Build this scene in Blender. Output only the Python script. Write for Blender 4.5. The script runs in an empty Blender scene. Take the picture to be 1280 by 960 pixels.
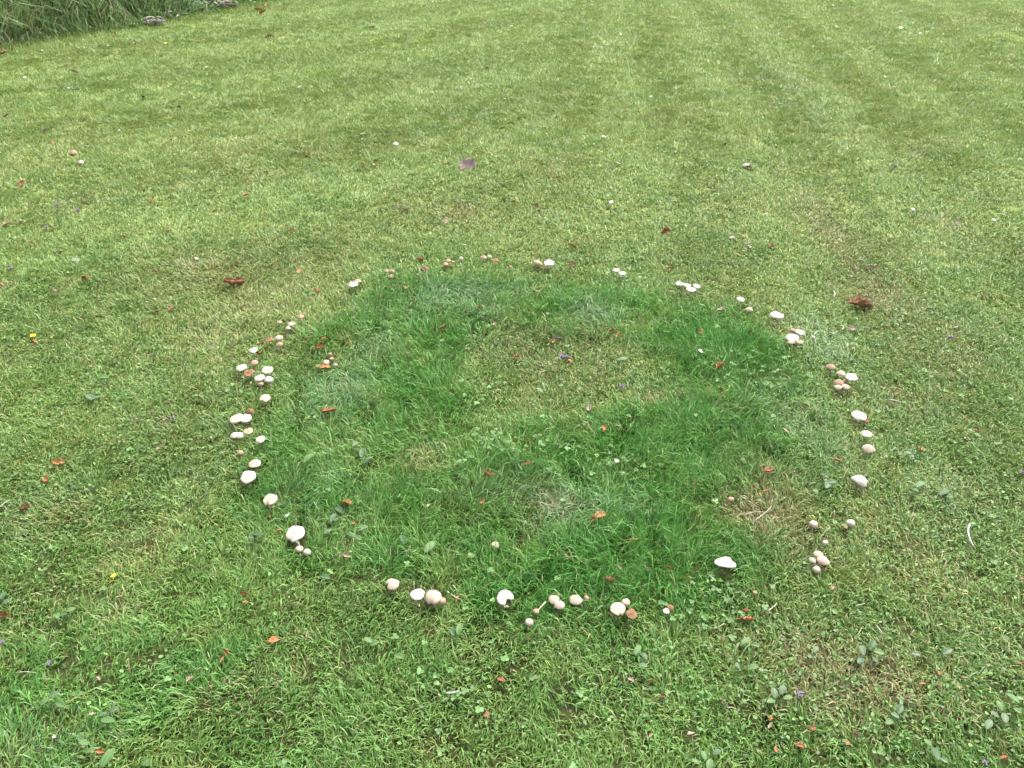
import bpy, math, random
import numpy as np
from mathutils import Vector, Matrix

# ------------------------------------------------------------------ camera, sky, sun, exposure
SC = bpy.context.scene
COL = SC.collection
PW, PH, FPX = 1280.0, 960.0, 967.0
CAM_H, PITCH = 1.60, math.radians(35.0)
cam_d = bpy.data.cameras.new('camera'); cam = bpy.data.objects.new('camera', cam_d); COL.objects.link(cam)
cam.location = (0, 0, CAM_H); cam.rotation_euler = (math.pi / 2 - PITCH, 0, 0)
cam_d.sensor_width = 36.0; cam_d.lens = 36.0 * FPX / PW
cam_d.clip_start = 0.02; cam_d.clip_end = 2000
SC.camera = cam

SUN_EL, SUN_AZ = math.radians(58), math.radians(35)      # azimuth from +y towards +x
w = bpy.data.worlds.new('World'); SC.world = w; w.use_nodes = True
wn = w.node_tree.nodes; wl = w.node_tree.links
sky = wn.new('ShaderNodeTexSky'); sky.sky_type = 'NISHITA'; sky.sun_disc = False
sky.sun_elevation = SUN_EL; sky.sun_rotation = SUN_AZ
sky.air_density = 1.0; sky.dust_density = 6.0; sky.ozone_density = 0.6
hs = wn.new('ShaderNodeHueSaturation'); hs.inputs['Saturation'].default_value = .45       # cloud cover takes the blue out
wl.new(sky.outputs[0], hs.inputs['Color']); wl.new(hs.outputs[0], wn['Background'].inputs[0]); wn['Background'].inputs[1].default_value = 0.12
sun_d = bpy.data.lights.new('sun', 'SUN'); sun = bpy.data.objects.new('sun', sun_d); COL.objects.link(sun)
sun_d.energy = 1.3; sun_d.angle = math.radians(32); sun_d.color = (1.0, 0.97, 0.92)
sdir = Vector((math.cos(SUN_EL) * math.sin(SUN_AZ), math.cos(SUN_EL) * math.cos(SUN_AZ), math.sin(SUN_EL)))
sun.rotation_euler = sdir.to_track_quat('Z', 'Y').to_euler()
sun.location = (3, 5, 8)
vs = SC.view_settings
vs.view_transform = 'Standard'; vs.look = 'None'; vs.gamma = 1.0; vs.use_curve_mapping = False
vs.exposure = 1.85
SC.cycles.max_bounces = 5; SC.cycles.diffuse_bounces = 3; SC.cycles.glossy_bounces = 2
SC.cycles.transmission_bounces = 3; SC.cycles.caustics_reflective = False; SC.cycles.caustics_refractive = False

RNG = np.random.default_rng(7)
random.seed(11)

# ------------------------------------------------------------------ pixel <-> ground
CP, SP = math.cos(PITCH), math.sin(PITCH)
def ray(px, py):
    u = (np.asarray(px, float) - PW / 2) / FPX; v = (np.asarray(py, float) - PH / 2) / FPX
    return u, CP - v * SP, -SP - v * CP                 # x right, y forward, z up
def at(px, py, z=0.0):
    dx, dy, dz = ray(px, py); t = (z - CAM_H) / dz
    return float(dx * t), float(dy * t)
def depth_at(px, py, z=0.0):
    dx, dy, dz = ray(px, py); return float((z - CAM_H) / dz)
def metres(npx, px, py):
    return npx * depth_at(px, py) / FPX

# ------------------------------------------------------------------ noise and painted fields (world space)
_tabs = {}
def noise(x, y, scale, seed=0):
    if seed not in _tabs: _tabs[seed] = np.random.default_rng(1000 + seed).random((257, 257))
    t = _tabs[seed]
    X = np.asarray(x) / scale + 97.3 + seed * 13.7; Y = np.asarray(y) / scale + 61.1 + seed * 7.9
    ix = np.floor(X).astype(int); iy = np.floor(Y).astype(int)
    fx = X - ix; fy = Y - iy; fx = fx * fx * (3 - 2 * fx); fy = fy * fy * (3 - 2 * fy)
    ix %= 256; iy %= 256
    return (t[ix, iy] * (1 - fx) + t[ix + 1, iy] * fx) * (1 - fy) + (t[ix, iy + 1] * (1 - fx) + t[ix + 1, iy + 1] * fx) * fy
def fbm(x, y, scale, seed=0):
    return 0.55 * noise(x, y, scale, seed) + 0.3 * noise(x, y, scale / 2.1, seed + 1) + 0.15 * noise(x, y, scale / 4.3, seed + 2)
def sstep(a, b, v):
    t = np.clip((v - a) / (b - a), 0, 1); return t * t * (3 - 2 * t)
def poly_sd(x, y, poly):                                  # signed distance, positive inside
    x = np.asarray(x, float); y = np.asarray(y, float)
    d2 = np.full(x.shape, 1e9); ins = np.zeros(x.shape, bool); n = len(poly)
    for i in range(n):
        ax, ay = poly[i]; bx, by = poly[(i + 1) % n]
        ex, ey = bx - ax, by - ay
        t = np.clip(((x - ax) * ex + (y - ay) * ey) / (ex * ex + ey * ey), 0, 1)
        d2 = np.minimum(d2, (x - ax - t * ex) ** 2 + (y - ay - t * ey) ** 2)
        c = ((ay > y) != (by > y)); xx = ax + (y - ay) * ex / (ey if abs(ey) > 1e-9 else 1e-9)
        ins ^= c & (x < xx)
    d = np.sqrt(d2); return np.where(ins, d, -d)
def blobs(x, y, lst):
    out = np.zeros(np.asarray(x).shape)
    for (px, py, rx, ry, amt) in lst:
        cx, cy = at(px, py); wx = metres(rx, px, py)
        wy = abs(at(px, py - ry)[1] - at(px, py + ry)[1]) / 2
        out += amt * np.exp(-(((x - cx) / wx) ** 2 + ((y - cy) / wy) ** 2))
    return out

OUTER = [at(*p) for p in [(436,362),(490,344),(560,334),(620,332),(690,340),(770,350),(860,368),(930,394),(990,428),(1040,480),(1066,525),(1076,565),
    (1070,615),(1040,668),(1000,706),(960,745),(900,790),(800,806),(700,806),(600,792),(520,780),(440,762),(360,715),(312,655),(288,590),(296,540),(325,480),(352,436),(395,388)]]
INNER = [at(*p) for p in [(600,402),(660,392),(700,420),(760,420),(830,446),(870,486),(810,512),(720,520),(660,545),(590,552),(560,520),(556,470),(575,430)]]
LUSH_B = [(520,430,70,60,.35),(420,470,40,30,.1),(560,490,30,30,.3),(900,430,70,40,.35),(820,560,110,60,.4),(900,520,50,30,.3),(860,700,90,60,.35),(720,720,120,50,.2),
    (640,590,60,25,.2),(740,380,60,14,.3),(480,350,40,14,.25),(330,700,60,50,.3),(290,610,60,60,.35),(420,820,160,70,.2),(240,860,140,80,.35),(30,860,60,80,.3),(960,770,40,20,.25),
    (1180,480,60,16,.3),(1120,540,40,30,.12),(700,860,160,70,.25),(1250,500,40,30,.25),
    (940,640,45,24,-1.0),(1010,690,30,22,-.35),(680,640,36,20,-.25),(535,580,36,22,-.45),(520,735,40,14,-.4),(813,503,26,10,-.7),(430,660,45,24,-.3),(960,590,25,25,-.3),(990,540,25,40,-.35),(410,455,30,14,-.35)]
DRY_B = [(948,640,46,22,1.5),(813,503,22,7,.9),(690,636,24,10,.7),(528,578,30,16,.6),(574,264,20,7,.8),(1060,850,80,50,1.6),(1000,610,24,24,.4),(520,742,22,8,.55),
    (690,450,100,46,.38),(1045,300,34,60,.45),(1010,690,30,24,.45),(170,690,40,30,.35),(160,760,26,24,.4),(235,335,50,16,.4),(430,690,18,10,.6),(640,800,60,10,.2),(560,270,60,20,.3),
    (330,330,70,40,.35),(60,650,80,30,.4),(1120,500,40,25,.35),(960,600,18,16,.45),(320,870,60,30,.35),(60,760,50,40,.35),(790,860,50,40,.2),(930,800,70,20,.3),(1075,372,40,14,.4),
    (390,800,40,40,.25),(120,60,90,8,.35),(222,232,16,6,.6),(1020,270,30,60,.3),(205,530,40,14,.4),(250,430,60,60,.28),(1230,900,60,40,.3),(410,450,20,10,.4),(870,370,30,8,.3)]
BLUE_B = [(580,366,60,13,.9),(470,432,24,18,.9),(740,400,28,16,1.0),(420,497,44,34,.75),(700,645,40,30,.55),(610,395,26,10,.6),(540,385,40,14,.6),(1030,430,40,30,.7),(770,640,50,16,.4),
    (1010,545,50,40,.35),(950,500,60,30,.3),(640,620,70,30,.35),(60,930,80,40,.35),(270,590,40,50,.3),(1000,120,40,60,.3),(600,100,100,30,.25),(1240,800,60,60,.2),(1190,620,60,50,.3),(400,620,60,40,.3)]
def lush_field(x, y):
    wob = (fbm(x, y, .20, 3) - .5) * .24
    o = sstep(-.09, .19, poly_sd(x, y, OUTER) + wob)
    i = sstep(-.04, .12, poly_sd(x, y, INNER) + wob)
    L = .64 * o - .50 * i * o + .75 * blobs(x, y, LUSH_B) + (fbm(x, y, .26, 5) - .5) * .62 * (.5 + .5 * o) + .06
    return np.clip(L, 0, 1.15)
def dry_field(x, y):
    return np.clip(blobs(x, y, DRY_B) * (.5 + fbm(x, y, .07, 9)) + np.clip(fbm(x, y, .5, 12) - .55, 0, 1) * 1.2 + .05, 0, 1.2)
def blue_field(x, y):
    return np.clip(blobs(x, y, BLUE_B) * (.6 + .8 * fbm(x, y, .1, 15)), 0, 1.1)
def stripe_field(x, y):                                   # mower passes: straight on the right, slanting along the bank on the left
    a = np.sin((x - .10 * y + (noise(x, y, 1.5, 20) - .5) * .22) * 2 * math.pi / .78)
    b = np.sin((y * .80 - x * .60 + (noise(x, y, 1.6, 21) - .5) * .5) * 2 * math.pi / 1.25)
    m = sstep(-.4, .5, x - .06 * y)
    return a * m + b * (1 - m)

def zg(x, y):                                             # lie of the ground
    x = np.asarray(x, float); y = np.asarray(y, float)
    return (noise(x, y, .9, 30) - .5) * .030 + (noise(x, y, .23, 31) - .5) * .016 + bank_rise(x, y)
BANK = [at(*p) for p in [(-160, 84), (0, 64), (120, 48), (230, 26), (300, 13), (345, 0), (420, -28)]]
def bank_d(x, y):                                         # distance past the lawn's edge towards the bank
    (ax, ay), (bx, by) = BANK[1], BANK[5]
    nx, ny = -(by - ay), (bx - ax); l = math.hypot(nx, ny)
    return ((np.asarray(x) - ax) * nx + (np.asarray(y) - ay) * ny) / l + (noise(x, y, .6, 33) - .5) * .25
def bank_rise(x, y):
    return np.clip(bank_d(x, y), 0, 4) * .16

# ------------------------------------------------------------------ materials
def mat(name):
    m = bpy.data.materials.new(name); m.use_nodes = True
    nt = m.node_tree; nt.nodes.clear()
    return m, nt, nt.nodes.new, nt.links.new
def plant_mat(name, rough=.55, spec=.35, transl=.25, tint=(1, 1, 1)):
    m, nt, N, L = mat(name)
    out = N('ShaderNodeOutputMaterial'); at_ = N('ShaderNodeAttribute'); at_.attribute_name = 'col'
    p = N('ShaderNodeBsdfPrincipled'); p.inputs['Roughness'].default_value = rough; p.inputs['Specular IOR Level'].default_value = spec
    t = N('ShaderNodeBsdfTranslucent'); mx = N('ShaderNodeMixShader'); mx.inputs[0].default_value = transl
    L(at_.outputs['Color'], p.inputs['Base Color']); L(at_.outputs['Color'], t.inputs['Color'])
    L(p.outputs[0], mx.inputs[1]); L(t.outputs[0], mx.inputs[2]); L(mx.outputs[0], out.inputs[0])
    return m
def speckle_mat(name, c1, c2, scale=60, rough=.7, spec=.25, bump=.0, transl=0., stretch=(1, 1, 1), c3=None):
    m, nt, N, L = mat(name)
    out = N('ShaderNodeOutputMaterial'); p = N('ShaderNodeBsdfPrincipled')
    p.inputs['Roughness'].default_value = rough; p.inputs['Specular IOR Level'].default_value = spec
    tc = N('ShaderNodeTexCoord'); mp = N('ShaderNodeMapping'); mp.inputs['Scale'].default_value = stretch
    oi = N('ShaderNodeObjectInfo'); ad = N('ShaderNodeVectorMath'); ad.operation = 'ADD'
    L(tc.outputs['Object'], ad.inputs[0]); L(oi.outputs['Random'], ad.inputs[1]); L(ad.outputs[0], mp.inputs[0])
    nz = N('ShaderNodeTexNoise'); nz.inputs['Scale'].default_value = scale; nz.inputs['Detail'].default_value = 5
    L(mp.outputs[0], nz.inputs['Vector'])
    cr = N('ShaderNodeValToRGB'); cr.color_ramp.elements[0].position = .32; cr.color_ramp.elements[1].position = .68
    cr.color_ramp.elements[0].color = (*c1, 1); cr.color_ramp.elements[1].color = (*c2, 1)
    if c3: e = cr.color_ramp.elements.new(.52); e.color = (*c3, 1)
    L(nz.outputs[0], cr.inputs[0]); L(cr.outputs[0], p.inputs['Base Color'])
    if bump:
        b = N('ShaderNodeBump'); b.inputs['Strength'].default_value = bump; b.inputs['Distance'].default_value = .002
        L(nz.outputs[0], b.inputs['Height']); L(b.outputs[0], p.inputs['Normal'])
    if transl:
        t = N('ShaderNodeBsdfTranslucent'); mx = N('ShaderNodeMixShader'); mx.inputs[0].default_value = transl
        L(cr.outputs[0], t.inputs[0]); L(p.outputs[0], mx.inputs[1]); L(t.outputs[0], mx.inputs[2]); L(mx.outputs[0], out.inputs[0])
    else: L(p.outputs[0], out.inputs[0])
    return m
M_GRASS = plant_mat('grass_blades', .45, .35, .28)
M_TALL = plant_mat('tall_grass_blades', .5, .35, .25)
M_LEAFLET = plant_mat('small_weed_leaves', .48, .3, .2)
def ground_mat():
    m, nt, N, L = mat('turf_ground')
    out = N('ShaderNodeOutputMaterial'); p = N('ShaderNodeBsdfPrincipled'); p.inputs['Roughness'].default_value = .95; p.inputs['Specular IOR Level'].default_value = .1
    a = N('ShaderNodeAttribute'); a.attribute_name = 'col'
    tc = N('ShaderNodeTexCoord'); nz = N('ShaderNodeTexNoise'); nz.inputs['Scale'].default_value = 45; nz.inputs['Detail'].default_value = 6
    L(tc.outputs['Object'], nz.inputs['Vector'])
    cr = N('ShaderNodeValToRGB'); cr.color_ramp.elements[0].position = .3; cr.color_ramp.elements[1].position = .75
    cr.color_ramp.elements[0].color = (.45, .42, .4, 1); cr.color_ramp.elements[1].color = (1.5, 1.4, 1.25, 1)
    mx = N('ShaderNodeMix'); mx.data_type = 'RGBA'; mx.blend_type = 'MULTIPLY'; mx.inputs[0].default_value = 1.0
    L(nz.outputs[0], cr.inputs[0]); L(a.outputs['Color'], mx.inputs[6]); L(cr.outputs[0], mx.inputs[7]); L(mx.outputs[2], p.inputs['Base Color'])
    b = N('ShaderNodeBump'); b.inputs['Strength'].default_value = .8; b.inputs['Distance'].default_value = .01
    L(nz.outputs[0], b.inputs['Height']); L(b.outputs[0], p.inputs['Normal']); L(p.outputs[0], out.inputs[0])
    return m

# ------------------------------------------------------------------ mesh helpers
def raw_mesh(name, V, loops, starts, totals, material, colors=None, smooth=False):
    me = bpy.data.meshes.new(name)
    me.vertices.add(len(V)); me.vertices.foreach_set('co', np.ascontiguousarray(V, dtype=np.float32).ravel())
    me.loops.add(len(loops)); me.loops.foreach_set('vertex_index', np.ascontiguousarray(loops, dtype=np.int32))
    me.polygons.add(len(starts)); me.polygons.foreach_set('loop_start', np.ascontiguousarray(starts, dtype=np.int32))
    try: me.polygons.foreach_set('loop_total', np.ascontiguousarray(totals, dtype=np.int32))
    except Exception: pass
    if smooth: me.polygons.foreach_set('use_smooth', np.ones(len(starts), bool))
    if colors is not None:
        at_ = me.attributes.new('col', 'FLOAT_COLOR', 'POINT')
        at_.data.foreach_set('color', np.ascontiguousarray(np.concatenate([colors, np.ones((len(colors), 1))], 1), dtype=np.float32).ravel())
    me.update(calc_edges=True); me.materials.append(material)
    return me
def link(name, me, parent=None, loc=None, rot=None):
    o = bpy.data.objects.new(name, me); COL.objects.link(o)
    if parent is not None: o.parent = parent
    if loc is not None: o.location = loc
    if rot is not None: o.rotation_euler = rot
    return o
def tag(o, label=None, cat=None, group=None, kind=None):
    if label: o['label'] = label
    if cat: o['category'] = cat
    if group: o['group'] = group
    if kind: o['kind'] = kind
    return o
def empty(name, loc, rz=0.0):
    o = link(name, None, None, loc, (0, 0, rz)); o.empty_display_size = .02; return o
def pyd(name, V, F, material, smooth=True):
    me = bpy.data.meshes.new(name); me.from_pydata([tuple(map(float, v)) for v in V], [], F); me.update()
    if smooth: me.polygons.foreach_set('use_smooth', np.ones(len(me.polygons), bool))
    me.materials.append(material); return me

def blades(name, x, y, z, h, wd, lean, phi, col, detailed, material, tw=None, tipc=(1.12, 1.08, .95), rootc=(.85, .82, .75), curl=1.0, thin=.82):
    """grass blades: a bent strip of quad + tip triangle (detailed) or one triangle"""
    n = len(x)
    if tw is None: tw = RNG.uniform(0, math.pi, n)
    dx, dy = np.cos(phi), np.sin(phi)
    wx, wy = np.cos(tw) * wd / 2, np.sin(tw) * wd / 2
    B = np.stack([x, y, z - .002], 1); Wv = np.stack([wx, wy, np.zeros(n)], 1)
    l1 = lean * .6; s1 = h * .55
    Mid = B + np.stack([dx * np.sin(l1) * s1, dy * np.sin(l1) * s1, np.cos(l1) * s1], 1)
    l2 = np.minimum(lean * (1 + .55 * curl), 1.9); s2 = h * .45
    Tip = Mid + np.stack([dx * np.sin(l2) * s2, dy * np.sin(l2) * s2, np.cos(l2) * s2], 1)
    Tip[:, 2] = np.maximum(Tip[:, 2], z + .003)
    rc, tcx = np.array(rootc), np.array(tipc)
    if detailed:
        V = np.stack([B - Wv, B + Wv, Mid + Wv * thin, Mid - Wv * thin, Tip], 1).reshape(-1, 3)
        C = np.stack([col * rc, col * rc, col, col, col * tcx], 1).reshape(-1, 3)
        base = np.arange(n)[:, None] * 5
        loops = (base + np.array([0, 1, 2, 3, 3, 2, 4])).ravel()
        st = (np.arange(n)[:, None] * 7 + np.array([0, 4])).ravel(); tot = np.tile([4, 3], n)
    else:
        V = np.stack([B - Wv, B + Wv, Tip], 1).reshape(-1, 3)
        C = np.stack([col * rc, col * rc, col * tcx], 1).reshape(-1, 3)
        loops = np.arange(3 * n); st = np.arange(n) * 3; tot = np.full(n, 3)
    return V, loops, st, tot, C
def merge(parts):
    Vs, Ls, Ss, Ts, Cs = [], [], [], [], []; vo = lo = 0
    for V, l, s, t, c in parts:
        Vs.append(V); Ls.append(l + vo); Ss.append(s + lo); Ts.append(t); Cs.append(c); vo += len(V); lo += len(l)
    return np.concatenate(Vs), np.concatenate(Ls), np.concatenate(Ss), np.concatenate(Ts), np.concatenate(Cs)

# ------------------------------------------------------------------ table of the mushrooms (px, py, cap width px, colour, shape, label, tilt, tilt dir, notch)
GR = 'mushrooms of the fairy ring'
MUSH = [
 # left top arc
 (441.6,355,12,'W','u','white cap with a dark edge, tilted against a tan mushroom',8,250,None),
 (447,350.5,10,'T','d','tan cap leaning behind the white dark-edged mushroom',15,60,None),
 (375,395,9,'T','d','lone tan mushroom with a brown scrap of leaf at its side',10,200,None),
 (364,404,9,'P','f','pinkish cap just above a smaller white cap, pair beside the lone tan mushroom',12,220,None),
 (360,409,7,'W','d','smaller white cap of the pair beside the lone tan mushroom',0,0,None),
 (349,402,7,'T','d','faded tan button half sunk in grass near the pink and white pair',0,0,None),
 (348.3,421,10,'P','d','pink domed cap touching a tan one, above the row with orange leaves',8,120,None),
 (349.2,429.2,9,'T','d','tan domed cap directly under the pink domed cap',0,0,None),
 (336,424.6,10,'B','u','shrivelled brown mushroom beside the pink and tan touching caps',18,200,None),
 (316.7,436.6,11,'W','f','whitish cap beside a small orange leaf outside the long grass',10,250,None),
 (317,452.5,10,'T','d','tan cap with a rusty side, near the whitish oval mushroom',20,230,None),
 (301.5,458.5,13,'W','f','whitish oval cap standing outermost on the short turf beside tan caps',8,270,None),
 (311,465.8,13,'B','u','flat orange-brown withered cap between pale mushrooms',10,260,None),
 (334,462.3,14,'G','u','grey-tan wavy flat cap at the top of a tight group of four',14,270,None),
 (324,471.3,13,'G','f','greyish round cap on the left of the tight group of four',6,250,None),
 (335,472.8,12,'W','d','white domed cap on the right of the tight group of four',0,0,None),
 (325.2,478.7,8,'T','b','small tan button at the bottom of the tight group of four',0,0,None),
 (331,496.8,14,'P','f','pinkish-white flat cap standing alone between two mushroom groups',10,270,(250,18,.3)),
 (407,451.6,9,'P','d','pinkish cap resting on orange leaves inside the ring',0,0,None),
 (414.5,448,6,'T','b','small tan button above the orange leaves inside the ring',0,0,None),
 (412.5,442,5,'T','b','tiny tan button above the other small one, by orange leaves inside the ring',0,0,None),
 (419,455.5,6,'G','b','tiny dull button to the side of the orange leaf heap inside the ring',0,0,None),
 (311.5,513,10,'B','d','brownish cap peeping over a pair of large white caps',10,240,None),
 (295,522,17,'P','f','large pinkish-white cap overlapping a white neighbour, in front of a brownish cap',10,230,None),
 (306.8,522,15,'W','f','large pure white cap overlapped with a pinkish neighbour',14,240,None),
 (292.5,543,11,'W','d','left half of a pair of close white caps pressed together',12,190,None),
 (299.5,542.6,11,'W','d','right half of a pair of close white caps pressed together',12,350,None),
 (310.5,538.5,11,'T','u','tan ragged cap next to the pressed pair of white caps',12,300,None),
 (325.3,548,12,'P','f','cream cap with a tan rim, inward of the pressed pair of white caps',10,260,None),
 (300.2,565,8,'T','b','lone small tan button between white mushrooms',0,0,None),
 (318.4,578.4,15,'P','f','tan-cream cap just behind the brightest white mushroom',8,250,None),
 (310.2,594.7,20,'W','f','brightest large white cap in the lush grass, a tan-cream cap just behind',14,240,None),
 (337.3,623.2,18,'P','f','pinkish cream cap with a grooved edge and a small button under its rim',14,260,(262,10,.35)),
 (340,632,7,'T','b','small tan button under the rim of the grooved pinkish cap',0,0,None),
 (369,665.5,24,'W','f','broad cream-white cap with a cleft, above two little buttons',16,245,(238,7,.28)),
 (373.8,685.3,9.5,'P','b','left one of two little pink buttons below the broad cleft cap',0,0,None),
 (383.7,689,9.5,'P','b','right one of two little pink buttons below the broad cleft cap',0,0,None),
 # front arc
 (490,728.5,17,'P','d','lone pink-tan cap with a nibbled side and a peak',8,270,(200,14,.35)),
 (522,741.8,17,'W','f','smooth white oval cap touching a big pink-stained one',12,270,None),
 (541,744.2,21,'P','d','big cream cap stained pink, between a white oval cap and a small tan one',8,250,(262,8,.25)),
 (552.8,750,10,'T','b','small tan cap tucked against the big pink-stained cap',0,0,None),
 (619.3,680.4,10.5,'P','b','solitary little pink button standing in grass inside the ring',0,0,None),
 (631.3,745.7,22,'W','f','white cap with a large wedge bitten out of it',8,270,(305,26,.72)),
 (661.8,776.7,10.5,'P','b','solitary pink button in front of a toppled mushroom',0,0,None),
 (692.4,748,14,'P','d','upper of two overlapping rounded pinkish caps beside the toppled mushroom',6,150,None),
 (699.6,755,13,'P','d','lower of two overlapping rounded pinkish caps beside the toppled mushroom',0,0,None),
 (720,748.3,16,'P','d','round beige cap crossed by grass blades with a tiny bud beside it',0,0,None),
 (733,746.6,7,'T','b','tiny tan bud beside the round beige cap',0,0,None),
 (772.7,760,19,'P','f','wide grooved pink cap in a group of three with a withered one',10,260,(285,8,.3)),
 (782.7,752,11,'P','b','small round cap behind the wide grooved pink cap',0,0,None),
 (789.5,767.2,14,'B','u','withered orange-tan cap in front of the wide grooved pink cap',14,300,None),
 (838,758.6,9,'B','d','small brownish cap with a greyer one, alone in dark grass',0,0,None),
 (833,763.7,8,'G','u','small grey-yellow cap against the small brownish one',16,220,None),
 # right arc
 (906.4,702.7,26,'W','u','broad white cap with ragged rim raised on its stem in dark grass',32,95,(15,12,.25)),
 (1017.3,653.8,10.5,'P','b','solitary pale button between the bare patch and another pale button',0,0,None),
 (1063.7,652.5,10.5,'W','b','pale button with an orange leaf scrap at its foot',0,0,None),
 (1031.9,677.5,7,'W','b','tiny pale button just above the brown-eyed cluster',0,0,None),
 (1023.3,691.6,12,'P','d','dark-topped cap at the back of the beige cluster',10,100,None),
 (1029.3,699.3,15,'P','d','largest beige cap of the cluster by the yellowed grass',0,0,None),
 (1016,699.3,9,'G','d','grey-green small cap on the inner side of the beige cluster',0,0,None),
 (1021.2,710.8,10,'P','b','small beige cap standing in front of the beige cluster',0,0,None),
 (943.4,740,5.5,'T','b','tiny bud in grass above two orange curled leaves',0,0,None),
 (914,623,7.5,'T','b','small tan button alone on the inner side of the bare patch',0,0,None),
 (1074.6,518,18,'W','f','large cream cap with a red-brown leaf at its rim',10,250,None),
 (1084,541.4,13,'P','f','upper of two pinkish caps in line below the cream cap with the red leaf',8,270,None),
 (1086.4,559,15,'P','d','lower of two pinkish caps in line, domed and fuller',8,240,None),
 (1077.5,599.5,19,'W','d','bright white cap tipped sideways with a dark gap at its rim',22,320,(325,20,.35)),
 (1069,597.4,9,'W','d','small white cap tucked behind the tipped white one',10,180,None),
 (926,373,10,'W','f','small white cap tilted in grass, next to a little beige one',14,290,None),
 (937,385.5,9,'P','d','little beige cap below the small tilted white one',0,0,None),
 (971,392.4,16,'W','f','pure white flat oval cap standing alone at the upper right of the ring',6,270,None),
 (992,412.7,8,'T','b','tan button at the back of the white cluster of five',0,0,None),
 (1000,414.8,11,'W','u','greyish white cap on the outer side of the white cluster of five',14,300,None),
 (991,420.8,16,'W','f','largest white cap of the white cluster of five',8,250,None),
 (999.7,426.5,9,'T','f','thin tan cap low at the outer front of the white cluster of five',8,300,None),
 (989.5,426,10,'P','d','small pink cap at the inner front of the white cluster of five',0,0,None),
 (1039,457.2,11,'T','d','lone tan dome just above the pink and white group',6,200,None),
 (1051.6,465.5,11,'P','d','pink cap with a pale peak next to the two-lobed white cap',12,90,None),
 (1064.5,471,15,'W','u','two-lobed white cap on the outer side of the pink group',8,270,(262,8,.4)),
 (1048.7,476.6,12,'T','d','pink-tan cap over two smaller pink ones',8,120,None),
 (1057,475.8,7,'T','b','tiny tan cap wedged behind the two small pink ones',0,0,None),
 (1048,483,9,'P','d','left small pink cap of two at the front of the pink group',10,230,None),
 (1057.3,482.3,10,'P','d','right small pink cap of two at the front of the pink group',0,0,None),
 # far arc
 (770.6,337,9,'W','f','left white cap of an isolated pair on the far side of the ring',6,270,None),
 (778,340.8,9,'W','f','right white cap of an isolated pair on the far side of the ring',10,270,None),
 (849.5,353.6,10,'W','f','white cap at the end of a row of four, nearest the isolated pair',6,270,None),
 (859,355.9,9.5,'W','f','white cap second in the row of four, behind the lower one',6,270,None),
 (871,356.7,9.5,'W','f','tilted white cap at the outer end of the row of four',18,320,None),
 (863.8,360.8,12,'W','f','pinkish white cap standing in front of the row of white caps',6,270,None),
 (604.3,320.8,8,'T','d','tan cap beside a paler small one on the far side of the ring',0,0,None),
 (611.6,320,6,'W','b','pale small button beside a tan cap on the far side of the ring',0,0,None),
 (620,325,8,'B','u','withered orange-brown cap next to the tan and pale pair',14,280,None),
 (671,326.3,8,'P','d','pinkish round cap at the end of a close row with one bright white cap',0,0,None),
 (675,329,7.5,'T','d','tan cap in the middle of the close row with one bright white cap',0,0,None),
 (686.3,328,13,'W','u','bright white tilted cap in the close row on the far side',12,280,None),
 (682,331.2,7,'T','d','small tan cap under the bright white tilted one',0,0,None),
 (483,338,6.5,'T','d','left tan button of a cluster of three',0,0,None),
 (489.3,338,8,'T','d','right tan button of a cluster of three',0,0,None),
 (488.2,344.5,8,'T','d','front tan button of a cluster of three',10,270,None),
 (530.5,334.5,10,'B','d','pinkish-brown cap below a small orange leaf on the far side',10,270,None),
 (556.6,329.4,7,'T','d','dull tan cap leaning left in a loose far group',10,200,None),
 (560,325,7,'T','d','pale tan cap at the top of a loose far group',0,0,None),
 (566,326.8,5,'T','b','tiny tan bud to the right of a loose far group',0,0,None),
 (576.2,322.4,5.5,'W','b','tiny pale bud alone between far tan groups',0,0,None),
 # away from the ring
 (91,189.4,9,'T','d','tan domed mushroom on open lawn near the bank, the smoother of two',6,270,None),
 (100.3,201.6,8,'P','d','dull pinkish mushroom on open lawn near the tan domed one',10,270,None),
 (494.3,179,8,'W','d','single cream mushroom on the open lawn beyond the ring',6,270,None),
 (932.5,205.5,9,'W','d','white mushroom with a dark brown side on the open lawn beyond the ring',14,200,None),
]
OPEN = {(91,189.4),(100.3,201.6),(494.3,179),(932.5,205.5)}
ZCAP = {'f': .043, 'd': .036, 'b': .028, 'u': .043}
CAPS = [(*at(m[0], m[1], .022 if (m[0], m[1]) in OPEN else ZCAP[m[4]]), m[2] * depth_at(m[0], m[1]) / FPX / 2) for m in MUSH]
def under_caps(x, y):                                     # blades that would grow up through a cap
    out = np.zeros(len(x), bool)
    for cx, cy, R in CAPS: out |= (x - cx) ** 2 + (y - cy) ** 2 < (R * .95) ** 2
    return out

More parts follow.
